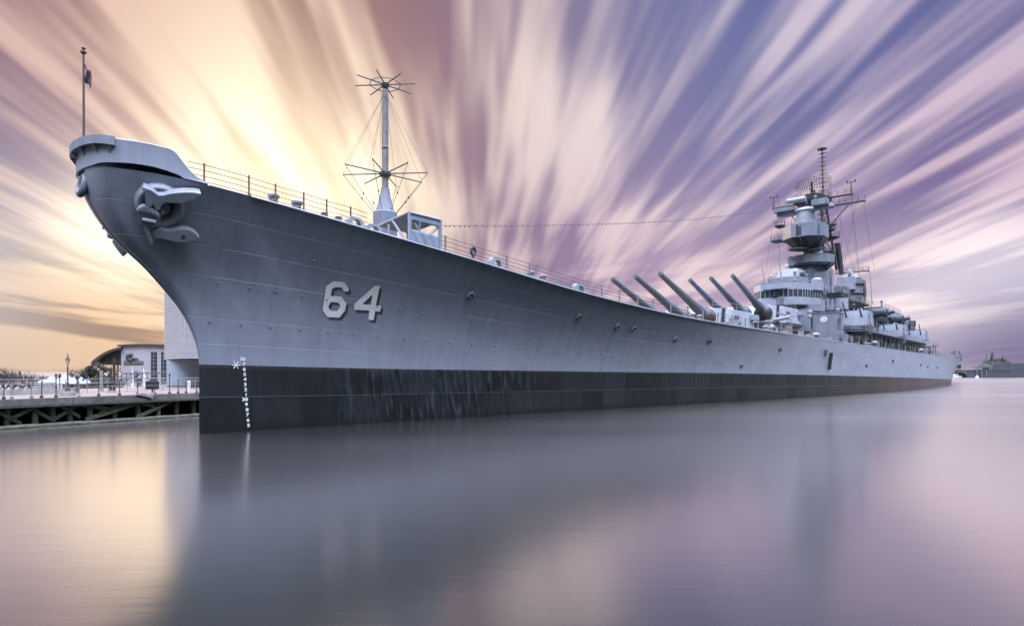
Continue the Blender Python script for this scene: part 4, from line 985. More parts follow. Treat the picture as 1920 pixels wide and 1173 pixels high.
for u in (-60, -28, 13, 65, 98, 131, 168, 214, 258, 296, 330, 362):
    tt = onpier(u, .5)
    b = wmb(); b.tube([pp(tt, .5, -1.2), pp(tt, .45, PZ - .4)], .19, 10, .17); pb(b, 'pile', M_timber if k % 3 else M_timber_pale, smooth=True)
    b = wmb(); b.tube([pp(tt + .4, 4.2, -1.2), pp(tt + .4, 4.2, PZ - .2)], .19, 8); pb(b, 'pile', M_timber, smooth=True)
    b = wmb(); pbox(b, tt - .16, tt + .16, .1, 8, PZ - .62, PZ - .23); pb(b, 'pile_cap', M_timber)
    k += 1
for u0, v0, u1, v1, m in ((-20, 768, 40, 798, 0), (18, 790, 62, 768, 0), (62, 770, 96, 790, 0), (98, 792, 150, 760, 0), (110, 762, 150, 785, 0), (150, 762, 205, 770, 1), (160, 790, 268, 756, 1), (262, 758, 290, 764, 1), (255, 786, 331, 751, 1), (330, 752, 331, 776, 1), (186, 778, 246, 756, 0)):
    t0, t1 = onpier(u0, .28), onpier(u1, .28)
    def zz(v, tt): q = Q0 + PD * tt; return CH + (HZ - v) / F * q.y
    a = Vector(pp(t0, .22, zz(v0, t0))); c = Vector(pp(t1, .22, zz(v1, t1)))
    b = wmb(); b.slab([tuple(a), tuple(c), tuple(c + Vector((0, 0, .26))), tuple(a + Vector((0, 0, .26)))], tuple(PN * .14)); pb(b, 'cross_brace', M_timber_pale if m else M_timber)
# floating boom
b = wmb(); tt = [T0 + i * 1.0 for i in range(50)]
b.tube([pp(x, -.35 + .08 * math.sin(x * .8), .04 + .02 * math.sin(x * 2.1)) for x in tt], .17, 8); o = b.build('floating_boom', M_timber_pale, smooth=True); tag(o, 'long floating timber boom on the water along the foot of the pier', 'boom')
# riprap bank under the pier
bk_ = wmb(); bk_.loft([pp(T0, 2.0, -.8), pp(T1, 2.0, -.8), pp(T1, 9, PZ - .45), pp(T0, 9, PZ - .45)], [pp(T0, 2.0, -1.2), pp(T1, 2.0, -1.2), pp(T1, 9, -1.2), pp(T0, 9, -1.2)])
for i in range(420):
    tt = R.uniform(T0, T1 - 8); w = 1.2 + R.random() ** 1.4 * 5.5; z = -.75 + (w - 2) * .27 + R.uniform(-.05, .12); r = R.uniform(.14, .42); c = Vector(pp(tt, w, z))
    ring1 = [c + Vector((math.cos(a) * r * R.uniform(.7, 1.2), math.sin(a) * r * R.uniform(.7, 1.2), R.uniform(-.1, .1) * r)) for a in [j * math.pi / 3 for j in range(6)]]
    top = c + Vector((0, 0, r * R.uniform(.5, .8))); ids = [bk_.pt(p) for p in ring1]; ti = bk_.pt(top)
    for j in range(6): bk_.f.append([ids[j], ids[(j + 1) % 6], ti])
tag(bk_.build('riprap_bank', M_rock), kind='stuff')
# land behind the pier, a little lower than the pier deck
GZ = .3
gp = [pp(-60, 13.9, 0), pp(T1, 13.9, 0), pp(95, 14, 0), pp(150, 60, 0), pp(400, 200, 0), (-300, 900, 0), (-1100, 900, 0), pp(-200, 300, 0)]
g = wmb(); g.loft([(x, y, GZ) for x, y, z in gp], [(x, y, -1.5) for x, y, z in gp])
tag(g.build('waterfront_ground', M_pave), kind='structure')
g = wmb(); pbox(g, -5, T1, 13.95, 24, GZ - .5, PZ - .004); tag(g.build('plaza_ground', M_pave), kind='structure')
# pier railing
rl = empty('pier_railing'); tag(rl, 'thin steel railing with dark posts along the front edge of the pier', 'railing')
us = [7, 22, 59, 78, 105, 148, 185, 224, 258, 290, 318, 334, 349, 369, -20, -50]
for u in us:
    tt = onpier(u, .45); b = wmb(); x, y, z = pp(tt, .45, PZ + .02)
    b.tube([(x, y, z), (x, y, z + 1.1)], .03, 6); b.lathe((x, y, z), [(.1, 0), (.1, .16), (.05, .2)], 8)
    if u in (7, 105, 318): b.tube([(x, y, z + 1.1), (x, y, z + 1.45)], .035, 6); b.lathe((x, y, z + 1.4), [(.04, 0), (.07, .05), (.07, .16), (.03, .2)], 8)
    b.build('post', M_metal if u in (148, 22, 59) else M_wire, rl)
b = wmb()
for h in (.35, .7, 1.05): b.tube([pp(T0, .45, PZ + h), pp(T1, .45, PZ + h)], .014, 5)
b.build('rail', M_metal, rl)
r2 = empty('plaza_railing'); tag(r2, 'second steel railing with grey base wall across the plaza behind the pier', 'railing')
b = wmb(); pbox(b, T0, 9, 9.0, 9.25, PZ, PZ + .42); b.build('base_wall', M_conc, r2)
for i in range(26):
    b = wmb(); x, y, z = pp(T0 + i * 1.6, 9.12, PZ); b.tube([(x, y, z), (x, y, z + 1.15)], .03, 5); b.build('post', M_metal, r2)
b = wmb()
for h in (.8, 1.15): b.tube([pp(T0, 9.12, PZ + h), pp(24, 9.12, PZ + h)], .022, 5)
b.build('rail', M_metal, r2)
# life buoy bracket hanging off the fascia
def stand(u, v, z): D = (z - CH) * F / (HZ - v); return Vector(((u - 960) / F * D, D, z))
b = wmb(); c = Vector(pp(onpier(270, -.1), -.1, PZ + .02)); b.slab([tuple(c - PD * .55 + Vector((0, 0, .05))), tuple(c + PD * .6 + Vector((0, 0, -.22))), tuple(c + PD * .9 + Vector((0, 0, -.1))), tuple(c - PD * .2 + Vector((0, 0, .17)))], tuple(PN * .12))
b.slab([tuple(c + PD * .55 + Vector((0, 0, -.3))), tuple(c + PD * .75 + Vector((0, 0, .25))), tuple(c + PD * .85 + Vector((0, 0, .25))), tuple(c + PD * .7 + Vector((0, 0, -.3)))], tuple(PN * .1))
o = b.build('gangway_flap', M_conc); tag(o, 'pale folded gangway flap hung on the pier fascia near the bow', 'gangway')

# ---- street lamp
def lamp(u, v, h, label, s=1.0):
    c = stand(u, v, PZ); e = empty('street_lamp', c); tag(e, label, 'street lamp')
    b = wmb(); b.box(-.62 * s, .62 * s, -.62 * s, .62 * s, 0, .52 * s); b.build('plinth', M_conc, e, bevel=.03)
    b = wmb(); b.lathe((0, 0, .52 * s), [(.3 * s, 0), (.26 * s, .15), (.16 * s, .3), (.2 * s, .5), (.12 * s, .62), (.085 * s, .8), (.07 * s, h * .55), (.1 * s, h * .57), (.07 * s, h * .6), (.055 * s, h * .68)], 14); b.build('post', M_wire, e, smooth=True)
    z = .52 * s + h * .66
    b = wmb(); b.lathe((0, 0, z), [(.05 * s, 0), (.1 * s, .06), (.13 * s, .12), (.2 * s, .36), (.19 * s, .40)], 8); b.build('lantern', M_lampglass, e)
    b = wmb(); b.lathe((0, 0, z + .4), [(.24 * s, 0), (.22 * s, .05), (.09 * s, .2), (.1 * s, .26), (.04 * s, .3), (.05 * s, .38), (.01, .5)], 8); b.build('lantern_cap', M_wire, e)
    b = wmb()
    for k in range(4): a = math.pi / 4 + k * math.pi / 2; b.tube([(.13 * s * math.cos(a), .13 * s * math.sin(a), z + .1), (.21 * s * math.cos(a), .21 * s * math.sin(a), z + .42)], .018 * s, 4)
    b.build('lantern_frame', M_wire, e)
    return e
lamp(127, 741.5, 2.85, 'ornate black street lamp with glass lantern on a stone plinth on the pier', .62)
def dark_post(u, v0, v1, label, cat, name, z=PZ, r=.06, D=None):
    c = stand(u, v1, z); h = (v1 - v0) / F * c.y; e = empty(name, c); tag(e, label, cat)
    b = wmb(); b.lathe((0, 0, 0), [(r * 2.2, 0), (r * 2, .2), (r, .35), (r, h - .3)], 10); b.build('post', M_wire, e, smooth=True)
    b = wmb(); b.lathe((0, 0, h - .35), [(r * 1.3, 0), (r * 2.4, .1), (r * 2.4, .25), (r, .38)], 8); b.build('lamp_head', M_wire, e); return e
dark_post(145, 702, 737, 'stout brown pillar light beside the tents on the plaza', 'post light', 'post_light', r=.07)
dark_post(112, 700, 734, 'slim grey lamp post beyond the plaza railing left of the tents', 'post light', 'post_light', r=.05)
dark_post(23, 697, 736, 'slim pole between the bare trees at the far left', 'post light', 'post_light', r=.04)
dark_post(37, 695, 735, 'slim pole right of the bare tree at far left, slightly taller', 'post light', 'post_light', r=.04)
# banner pylons in front of the museum
for u, v0, v1, r, lab in ((190, 694, 734, .1, 'pale banner pylon in front of the dark evergreen tree'), (207.5, 690, 735, .09, 'dark low pylon right of the evergreen tree'), (214, 671, 736, .07, 'tall narrow dark pylon under the curved museum roof')):
    c = stand(u, v1, PZ); h = (v1 - v0) / F * c.y; e = empty('pylon', c); tag(e, lab, 'pylon')
    b = wmb(); b.box(-r, r, -.1, .1, 0, h); b.build('column', M_metal if u < 200 else M_bark, e, bevel=.02)
    b = wmb(); b.box(-r * 1.4, r * 1.4, -.16, .16, 0, .18); b.build('foot', M_conc, e)
# bin, box sign
c = stand(286, 737, PZ); e = empty('covered_viewer', c); tag(e, 'black covered kiosk on a short leg on the pier beside the round building', 'kiosk')
b = wmb(); b.box(-.42, .40, -.3, .3, .32, .98); b.build('cover', M_blk, e, bevel=.06)
b = wmb(); b.tube([(0, 0, 0), (0, 0, .35)], .07, 8); b.build('leg', M_blk, e)
b = wmb(); b.box(-.18, .3, -.2, .2, .98, 1.12); b.build('hood', M_blk, e, bevel=.04)
c = stand(354, 734, PZ); e = empty('info_sign', c); tag(e, 'small white box sign on a post in front of the pale blue round wall', 'sign')
b = wmb(); b.box(-.13, .13, -.05, .05, .42, .95); b.build('panel', M_white, e, bevel=.02)
b = wmb(); b.box(-.07, .07, -.04, .04, 0, .42); b.build('post', M_white, e)
b = wmb()
for k in range(4): b.box(-.09, .09, -.062, -.05, .5 + k * .1, .54 + k * .1)
b.build('printed_line', M_metal, e)

# ---- pale cylinder building with corrugated box above
cb = empty('corrugated_building', (-35.2, 66, 0)); tag(cb, 'tall white corrugated metal box on a pale blue round drum behind the bow', 'building')
def corr(p0, d, L, z0, z1, name):
    b = wmb(); P_ = .245; n = int((z1 - z0) / P_); d = Vector(d); nr = Vector((d.y, -d.x, 0)); nr = nr if nr.y < 0 else -nr
    prof = []
    for i in range(n): prof += [(0., z0 + i * P_), (.07, z0 + i * P_ + .03), (.07, z0 + i * P_ + .15), (0, z0 + i * P_ + .17)]
    prof.append((0, z0 + n * P_)); a = Vector(p0)
    i0 = [b.pt(a + nr * o + Vector((0, 0, z))) for o, z in prof]; i1 = [b.pt(a + d * L + nr * o + Vector((0, 0, z))) for o, z in prof]
    for k in range(len(prof) - 1): b.f.append([i0[k], i1[k], i1[k + 1], i0[k + 1]])
    return b.build(name, M_clad, cb)
dl, dr = Vector((-.7, .71, 0)).normalized(), Vector((.71, .70, 0)).normalized()
corr((0, 0, 0), dl, 7.25, 4.95, 16.4, 'cladding_wall'); corr((0, 0, 0), dr, 12, 4.95, 16.4, 'cladding_wall')
b = wmb(); q = [(0, .12, 0), tuple(dl * 7.2 + Vector((.05, .1, 0))), tuple(dl * 7.2 + dr * 12), tuple(dr * 12)]
b.prism([(p[0], p[1]) for p in q], 4.88, 16.5); b.build('box_core', M_roof, cb)
b = wmb(); b.box(-.03, .03, -.06, .02, 4.9, 16.45); b.build('corner_trim', M_clad, cb)
b = wmb(); b.lathe((-2.45, 6.2, PZ), [(2.6, 0), (2.65, 4.88 - PZ)], 48); b.build('round_wall', M_cyl, cb, smooth=True)
b = wmb(); b.lathe((-2.45, 6.2, PZ), [(2.63, 0), (2.68, .22)], 48); b.build('plinth_band', M_conc, cb, smooth=True)
b = wmb()
for a in (-1.9, -1.2): b.tube([(-2.45 + 2.61 * math.cos(a), 6.2 + 2.61 * math.sin(a), PZ + .2), (-2.45 + 2.61 * math.cos(a), 6.2 + 2.61 * math.sin(a), 4.87)], .015, 4)
b.build('wall_joint', M_metal, cb)

# ---- museum hall with curved roof
MD = 150.; q = MD / F
hall = empty('museum_hall', (0, 0, 0)); tag(hall, 'white modern hall with arched dark roof, swoosh emblem and sign board', 'building')
X = lambda u: (u - 960) * q
Z = lambda v: CH + (HZ - v) * q
b = wmb(); top = [(X(227), Z(649.5)), (X(240), Z(648.2)), (X(262), Z(647.5)), (X(290), Z(648)), (X(335), Z(650)), (X(420), Z(654))]
b.slab([(X(227), MD, -.2)] + [(x, MD, z) for x, z in top] + [(X(420), MD, -.2)], (0, 24, 0)); b.build('wall', M_bwall, hall)
b = wmb(); b.slab([(x - (.6 if i == 0 else 0), MD - .6, z + .02) for i, (x, z) in enumerate(top)] + [(x - (.6 if i == len(top) - 1 else 0), MD - .6, z + .4) for i, (x, z) in enumerate(top[::-1])], (0, 25, 0)); b.build('roof_edge', M_roof, hall)
for u0, u1 in ((283.5, 294.5), (302.5, 312)):
    b = wmb(); b.box(X(u0), X(u1), MD - .12, MD + .1, Z(716), Z(659.5)); w = b.build('tall_window', M_glass, hall)
    b = wmb()
    for k in range(9): z = Z(716) + (Z(659.5) - Z(716)) * k / 8; b.box(X(u0), X(u1), MD - .2, MD - .12, z - .05, z + .05)
    b.box(X((u0 + u1) / 2) - .04, X((u0 + u1) / 2) + .04, MD - .19, MD - .12, Z(716), Z(659.5)); b.build('mullion', M_metal, w)
b = wmb(); b.box(X(233), X(268.8), MD - .16, MD - .02, Z(683), Z(676.4)); sg_ = b.build('sign_board', M_roof, hall)
me = text_mesh('HALF MOONE', .78)
for v in me.vertices: v.co = (X(251) + v.co.x * .92, MD - .19, Z(679.8) + v.co.y)
me.materials.append(M_metal); o = bpy.data.objects.new('sign_lettering', me); col.objects.link(o); o.parent = sg_
b = wmb()
arc = [(247 + 5.6 * math.cos(a), 669.5 + 5.3 * math.sin(a), 0.5 + 1.1 * math.sin(math.pi * i / 22)) for i, a in enumerate([-1.1 - 4.1 * i / 22 for i in range(23)])]
o_ = [(X(u), MD - .1, Z(v)) for u, v, w in arc]
b.tube(o_, [.12 + .5 * math.sin(math.pi * (i + .5) / 24) for i in range(23)], 6)
b.tube([(X(245), MD - .1, Z(673.6)), (X(250), MD - .1, Z(671.8)), (X(255), MD - .1, Z(672)), (X(260), MD - .1, Z(673))], [.1, .35, .3, .08], 6)
b.build('swoosh_emblem', M_roof, hall)
b = wmb(); prof = [(175, 679), (183, 672), (192, 665.5), (201, 660), (210, 656), (219, 653), (229, 650.5)]
F1 = [(X(u), MD - 1, Z(v)) for u, v in prof] + [(X(u) + .3, MD - 1, Z(v) - .55) for u, v in prof[::-1]]
b.slab(F1, (0, 22, 0)); b.build('arched_roof', M_roof, hall)
b = wmb(); b.slab([(X(181), MD + 1, Z(679)), (X(228), MD + 1, Z(679)), (X(228), MD + 1, Z(654)), (X(210), MD + 1, Z(659)), (X(195), MD + 1, Z(667))], (0, 14, 0)); b.build('eaves_soffit', M_roof, hall)
for k, u in enumerate((206, 214, 222)):
    b = wmb(); b.tube([(X(u), MD + 3, GZ), (X(u), MD + 3, Z(678))], .18, 6); b.build('column', M_metal, hall)
for v in (684, 690, 697, 705, 713):
    b = wmb(); b.box(X(205), X(227), MD + 4, MD + 4.15, Z(v) - .12, Z(v) + .12); b.build('floor_edge', M_metal, hall)
# sail sculptures
for u, v0, v1, w, lean, lab in ((246, 685, 716, 7, .15, 'slim white sail sculpture left of the small green shrub'), (271, 689, 716, 11, -.45, 'broader white sail sculpture right of the small green shrub')):
    D = 110.; qq = D / F; e = empty('sail_sculpture', ((u - 960) * qq, D, GZ)); tag(e, lab, 'sculpture', 'white sail sculptures by the museum')
    h = (HZ - v0) * qq + CH - GZ; ww = w * qq; b = wmb()
    pts = []; N = 10
    Lp = [(-ww * .42 * (1 - (i / N)) ** .8 + lean * h * .15 * (i / N) * (1 if lean > 0 else 1), h * i / N) for i in range(N + 1)]
    Rp = [(ww * .58 * (1 - (i / N)) ** 1.15 + lean * h * .15 * (i / N) + .02, h * i / N) for i in range(N + 1)]
    b.slab([(x, .1 * math.sin(z), z) for x, z in Lp] + [(x, .1 * math.sin(z), z) for x, z in Rp[::-1]], (0, .18, 0)); b.build('sail', M_sail, e)
    b = wmb(); b.tube([(Lp[0][0], -.05, 0), (Lp[-1][0], -.05, h)], .05, 5); b.build('mast_edge', M_metal, e)
# bicycle rack railings in front of the museum
pr = empty('plaza_fence'); tag(pr, 'low dark rail fence in front of the white hall', 'fence')
for k in range(10):
    b = wmb(); x, y = X(228 + k * 9.5) * .62, MD * .62; b.tube([(x, y, PZ), (x, y, PZ + 1.6)], .06, 5); b.build('post', M_wire, pr)
b = wmb(); b.tube([(X(228) * .62, MD * .62, PZ + 1.5), (X(314) * .62, MD * .62, PZ + 1.6)], .09, 5); b.tube([(X(228) * .62, MD * .62, PZ + .8), (X(314) * .62, MD * .62, PZ + .8)], .07, 5); b.build('rail', M_wire, pr)

# ---- tents
for u, D, w, h0, h1, lab in ((97, 112, 3.6, 1.3, 2.35, 'small pale blue peaked tent leftmost beside the bare trees'), (122, 110, 3.6, 1.35, 2.9, 'white peaked tent directly behind the street lamp'), (146, 106, 4.4, 1.3, 2.6, 'widest white peaked tent, right of the street lamp')):
    c = Vector(((u - 960) / F * D, D, GZ)); e = empty('tent', c); tag(e, lab, 'tent', 'white event tents on the plaza')
    b = wmb(); b.loft([(-w / 2, -w / 2, h0), (w / 2, -w / 2, h0), (w / 2, w / 2, h0), (-w / 2, w / 2, h0)], [(-w * .17, -w * .17, h0 + (h1 - h0) * .55), (w * .17, -w * .17, h0 + (h1 - h0) * .55), (w * .17, w * .17, h0 + (h1 - h0) * .55), (-w * .17, w * .17, h0 + (h1 - h0) * .55)])
    b.loft([(-w * .17, -w * .17, h0 + (h1 - h0) * .55), (w * .17, -w * .17, h0 + (h1 - h0) * .55), (w * .17, w * .17, h0 + (h1 - h0) * .55), (-w * .17, w * .17, h0 + (h1 - h0) * .55)], [(-.03, -.03, h1), (.03, -.03, h1), (.03, .03, h1), (-.03, .03, h1)]); b.build('canopy', M_tent, e)
    b = wmb(); b.box(-w / 2, w / 2, -w / 2, w / 2, h0 - .22, h0); b.build('valance', M_tent, e)
    for sx in (-1, 1):
        for sy in (-1, 1): b = wmb(); b.tube([(sx * (w / 2 - .05), sy * (w / 2 - .05), 0), (sx * (w / 2 - .05), sy * (w / 2 - .05), h0)], .035, 5); b.build('leg', M_metal, e)
    if u != 97: b = wmb(); b.box(-w / 2 + .1, w / 2 - .1, w / 2 - .08, w / 2 - .03, 0, h0 - .2); b.build('rear_wall', M_tent, e)

# ---- trees
def limb(b, p, d, L, r, depth, tips, spread=.55, rr=R):
    q = p + d * L; mid = p + d * L * .5 + Vector((rr.uniform(-.06, .06), rr.uniform(-.06, .06), 0)) * L
    b.tube([p, mid, q], [r, r * .82, r * .62], 5, caps=False); tips.append(q)
    if depth == 0: return
    for k in range(rr.choice((2, 3, 3))):
        e = Vector((rr.uniform(-1, 1), rr.uniform(-1, 1), rr.uniform(-.25, .9))).normalized()
        limb(b, p.lerp(q, rr.uniform(.55, 1)), (d * (1 - spread) + e * spread).normalized(), L * rr.uniform(.6, .82), r * .58, depth - 1, tips, spread, rr)
def bare_tree(u, D, vt, label, seed, depth=5):
    rr = random.Random(seed); c = Vector(((u - 960) / F * D, D, GZ - .05)); h = (CH + (HZ - vt) * D / F - GZ) * 1.25; e = empty('bare_tree', c); tag(e, label, 'tree', 'bare trees behind the plaza')
    b = wmb(); b.lathe((0, 0, 0), [(h * .05, 0), (h * .032, h * .1), (h * .028, h * .26)], 7); b.build('trunk', M_bark, e)
    b = wmb(); tips = []
    for k in range(5):
        a = k * 1.26 + rr.random(); limb(b, Vector((0, 0, h * .22)), Vector((math.cos(a) * .6, math.sin(a) * .6, .8)).normalized(), h * .25, h * .02, depth, tips, .5, rr)
    b.build('branches', M_bark, e)
for i, (u, D, h, lab) in enumerate(((-14, 70, 687, 'dark bare tree mostly outside the left edge of the picture'), (24, 78, 696, 'wide low bare tree between the two slim poles at far left'), (-4, 74, 691, 'bare brown tree cut by the left edge of the picture'), (9, 80, 693, 'bare tree just right of the picture left edge'), (42, 84, 697, 'broad bare tree left of the tents'), (56, 90, 700, 'thin bare tree close to the leftmost tent'), (80, 130, 702, 'small faint bare tree above the leftmost tent'), (147, 120, 690, 'rounded bare tree above the widest tent'), (112, 140, 703, 'small bare tree left of the street lamp, above the tents'), (231, 118, 704, 'low bare shrub before the white hall'))): bare_tree(u, D, h, lab, i + 3)
def leafy(u, D, vt, r, label, seed, n=900, name='evergreen_tree'):
    rr = random.Random(seed); c = Vector(((u - 960) / F * D, D, GZ - .05)); h = CH + (HZ - vt) * D / F - GZ; e = empty(name, c); tag(e, label, 'tree')
    b = wmb(); b.lathe((0, 0, 0), [(h * .04, 0), (h * .026, h * .2), (h * .012, h * .8)], 7)
    tips = []
    for k in range(7): a = k * .9; limb(b, Vector((0, 0, h * (.22 + .08 * k))), Vector((math.cos(a), math.sin(a), .45)).normalized(), r * .6, h * .012, 2, tips, .5, rr)
    b.build('trunk', M_bark, e)
    b = wmb()
    cl = [Vector((rr.gauss(0, .42) * r * (1.1 - .75 * abs(q - .4)), rr.gauss(0, .42) * r * (1.1 - .75 * abs(q - .4)), h * (.16 + .8 * q))) for q in [rr.random() ** 1.15 for _ in range(34)]] + tips[::3]
    for i in range(n):
        p = rr.choice(cl) + Vector((rr.gauss(0, 1), rr.gauss(0, 1), rr.gauss(0, .8))) * r * .13; s = r * rr.uniform(.05, .11)
        x = Vector((rr.uniform(-1, 1), rr.uniform(-1, 1), rr.uniform(-1, 1))).normalized(); y = x.orthogonal().normalized()
        b.face([p - x * s, p + y * s * .6, p + x * s, p - y * s * .6])
    b.build('crown', M_leaf, e, recalc=False)
leafy(177, 88, 680, 1.5, 'dark evergreen tree under the tip of the arched roof, left of the pylons', 5, 2600)
leafy(194, 92, 682, 1.35, 'dark evergreen tree crossed by the pale banner pylon', 6, 2200)
leafy(219, 98, 697, 1.0, 'small evergreen tree behind the tall dark pylon', 7, 700)
leafy(257, 112, 694, 1.1, 'small green shrub between the two white sail sculptures', 8, 700, 'shrub')
leafy(179, 84, 718, .9, 'low bush at the foot of the evergreen trees', 9, 500, 'bush')
for i in range(5):
    u = 60 + i * 9; D = 70 + i
    D = 100 + i; c = Vector(((u - 960) / F * D, D, GZ)); b = wmb(); b.box(-.8, .8, -.4, .4, .25, 1.0); b.box(-.6, .5, -.4, .4, 1.0, 1.35 + .1 * (i % 2)); b.lathe((0, 0, 0), [(.25, 0), (.25, .25)], 8); o = b.build('parked_trailer', M_bwall if i % 2 else M_conc, bevel=.08); o.location = c
    tag(o, ('low pale trailer leftmost in the row before the bare trees', 'grey trailer second in the row before the bare trees', 'pale trailer in the middle of the row before the bare trees', 'grey trailer fourth in the row before the bare trees', 'pale trailer nearest the leftmost tent')[i], 'trailer', 'trailers behind the plaza railing')

# ---- far right: naval ships, cranes, boat
ND_ = 400.; q4 = ND_ / F
XX = lambda u: (u - 960) * q4
ZZ = lambda v: CH + (HZ - v) * q4
nv = empty('naval_ship', (XX(1860), ND_, 0)); tag(nv, 'distant dark grey naval ship with blocky superstructure right of the stern', 'ship', 'distant grey naval ships')
def nbox(e, name, m, u0, u1, v0, v1, d0=-6, d1=6, slant=0):
    o = e.location; b = wmb(); x0, x1 = XX(u0) - o.x, XX(u1) - o.x
    b.loft([(x0, d0, max(-.5, ZZ(v1))), (x1, d0, max(-.5, ZZ(v1))), (x1, d1, max(-.5, ZZ(v1))), (x0, d1, max(-.5, ZZ(v1)))], [(x0 - slant, d0, ZZ(v0)), (x1, d0, ZZ(v0)), (x1, d1, ZZ(v0)), (x0 - slant, d1, ZZ(v0))])
    return b.build(name, m, e)
nbox(nv, 'hull', M_navy, 1799, 1905, 698, 712, -8, 8, 3)
nbox(nv, 'waterline_band', M_blk, 1798.5, 1905.5, 706.2, 712, -8.2, 8.2)
nbox(nv, 'flight_deck', M_dark, 1798, 1880, 693.5, 697.8, -7, 7)
nbox(nv, 'deck_canopy', M_bwall, 1799, 1812, 690.6, 692.2, -5, 5); nbox(nv, 'deck_canopy', M_bwall, 1820, 1831, 690.2, 692, -5, 5)
nbox(nv, 'superstructure', M_navy, 1842, 1891, 682.5, 698, -6, 6, -2.4); nbox(nv, 'deck_gear_house', M_dark, 1834, 1845, 688, 697, -4, 4)
nbox(nv, 'bridge_house', M_navy, 1868, 1886, 677.5, 682.5, -4, 4); nbox(nv, 'mast_block', M_blk, 1872, 1877, 672, 678, -2, 2); nbox(nv, 'mast_block', M_navy, 1878, 1884, 673.5, 678, -2, 2)
b = wmb(); b.tube([(XX(1880) - nv.location.x, 0, ZZ(678)), (XX(1880) - nv.location.x, 0, ZZ(666))], .22, 5); b.tube([(XX(1873) - nv.location.x, 0, ZZ(673)), (XX(1875) - nv.location.x, 0, ZZ(673))], .5, 5); b.build('mast', M_blk, nv)
for u in (1813.5, 1822, 1831):
    b = wmb(); b.tube([(XX(u) - nv.location.x, -8.4, ZZ(706)), (XX(u) - nv.location.x, -8.4, ZZ(693))], .2, 5); b.build('fender_post', M_metal, nv)
n2_ = empty('naval_ship', (XX(1925), ND_ + 26, 0)); tag(n2_, 'second distant naval ship cut by the right edge, with a tall dark mast', 'ship', 'distant grey naval ships')
nbox(n2_, 'hull', M_navy, 1894, 2090, 696, 713, -8, 8, 4); nbox(n2_, 'waterline_band', M_blk, 1893.5, 2091, 706, 713, -8.2, 8.2); nbox(n2_, 'superstructure', M_navy, 1902, 2010, 680, 697, -6, 6, -5); nbox(n2_, 'deck_gear_house', M_dark, 1893, 1912, 689, 696.5, -5, 5)
nbox(n2_, 'bridge_house', M_blk, 1912, 1935, 672, 680, -3, 3, -2); b = wmb(); b.tube([(XX(1917) - n2_.location.x, 0, ZZ(674)), (XX(1919) - n2_.location.x, 0, ZZ(657))], .8, 5, .3); b.build('mast', M_blk, n2_)
for u, top, lab in ((1848, 660, 'far dockside crane, the left one of the pair above the naval ship'), (1861.5, 658, 'far dockside crane, the right one of the pair above the naval ship')):
    DD = 620.; k = DD / F; e = empty('dock_crane', ((u - 960) * k, DD, 0)); tag(e, lab, 'crane', 'dockside cranes')
    h = (HZ - 683) * k + CH; b = wmb()
    for sx in (-1, 1): b.tube([(sx * 1.6, 0, 0), (sx * 1.0, 0, h)], .4, 5)
    b.tube([(-1.3, 0, h * .5), (1.3, 0, h * .95)], .3, 5); b.build('tower_leg', M_navy, e)
    b = wmb(); b.box(-2.2, 1.4, -1.5, 1.5, h, h + 2.6); b.box(-1.2, .8, -1, 1, h + 2.6, h + 4); b.build('machine_house', M_navy, e)
    ht = (HZ - top) * k + CH; b = wmb(); b.tube([(0, 0, h + 2), (1.4, 0, ht - 1.2)], .42, 5, .2); b.tube([(1.4, 0, ht - 1.2), (2.6, 0, ht)], .3, 5); b.tube([(1.4, 0, ht - 1.2), (-.6, 0, h + 4)], .1, 4); b.build('jib', M_navy, e)
b = wmb(); DD = 420.; k = DD / F
e = empty('harbour_crane', ((1796 - 960) * k, DD, 0)); tag(e, 'blue and white tower crane just behind the battleship stern', 'crane')
h = (HZ - 683) * k + CH; b.prism([(-1.5, -1), (1.5, -1), (1.5, 1), (-1.5, 1)], 0, h); b.build('crane_base', M_dark, e)
b = wmb(); b.prism([(-.8, -.8), (1., -.8), (1., .8), (-.8, .8)], h, h + 5, [(-.2, -.4), (.8, -.4), (.8, .4), (-.2, .4)]); b.build('crane_tower', M_tent, e)
b = wmb(); b.tube([(.4, 0, h + 4.5), (1.2, 0, h + 8)], .18, 5); b.build('jib', M_navy, e)
DD = 385.; k = DD / F; e = empty('white_boat', ((1793 - 960) * k, DD, 0)); tag(e, 'small white motor boat at the waterline between the stern and the naval ship', 'boat')
b = wmb(); b.prism([(-2.6, -1), (2.0, -1), (3.1, 0), (2.0, 1), (-2.6, 1)], -.2, 1.0, [(-2.7, -1.15), (2.3, -1.15), (3.6, 0), (2.3, 1.15), (-2.7, 1.15)]); b.build('hull', M_boat, e)
b = wmb(); b.prism([(-1.6, -.8), (1.0, -.8), (1.0, .8), (-1.6, .8)], 1.0, 2.2, [(-1.4, -.7), (.4, -.7), (.4, .7), (-1.4, .7)]); b.build('cabin', M_boat, e)
b = wmb(); b.box(-1.2, .5, -.83, -.72, 1.4, 1.85); b.build('cabin_window', M_glass, e)
DD = 372.; k = DD / F; b = wmb(); b.lathe(((1832 - 960) * k, DD, -.2), [(.9, 0), (.9, .7), (.5, 1.2), (.1, 1.6)], 10); o = b.build('mooring_buoy', M_boat, smooth=True); tag(o, 'pale mooring buoy floating before the distant naval ship', 'buoy')

# ================================================================== SKY
w = bpy.data.worlds.new('World'); sc.world = w; w.use_nodes = True; t = NT(w.node_tree)
bg = w.node_tree.nodes['Background']
SUN_AZ, SUN_EL = rad(-18), rad(6)
nsky = t.n('ShaderNodeTexSky', sky_type='NISHITA'); nsky.sun_disc = False; nsky.sun_elevation = SUN_EL; nsky.sun_rotation = SUN_AZ; nsky.altitude = 10
d = t.n('ShaderNodeTexCoord').outputs['Generated']
x, y, z = t.sep(d)
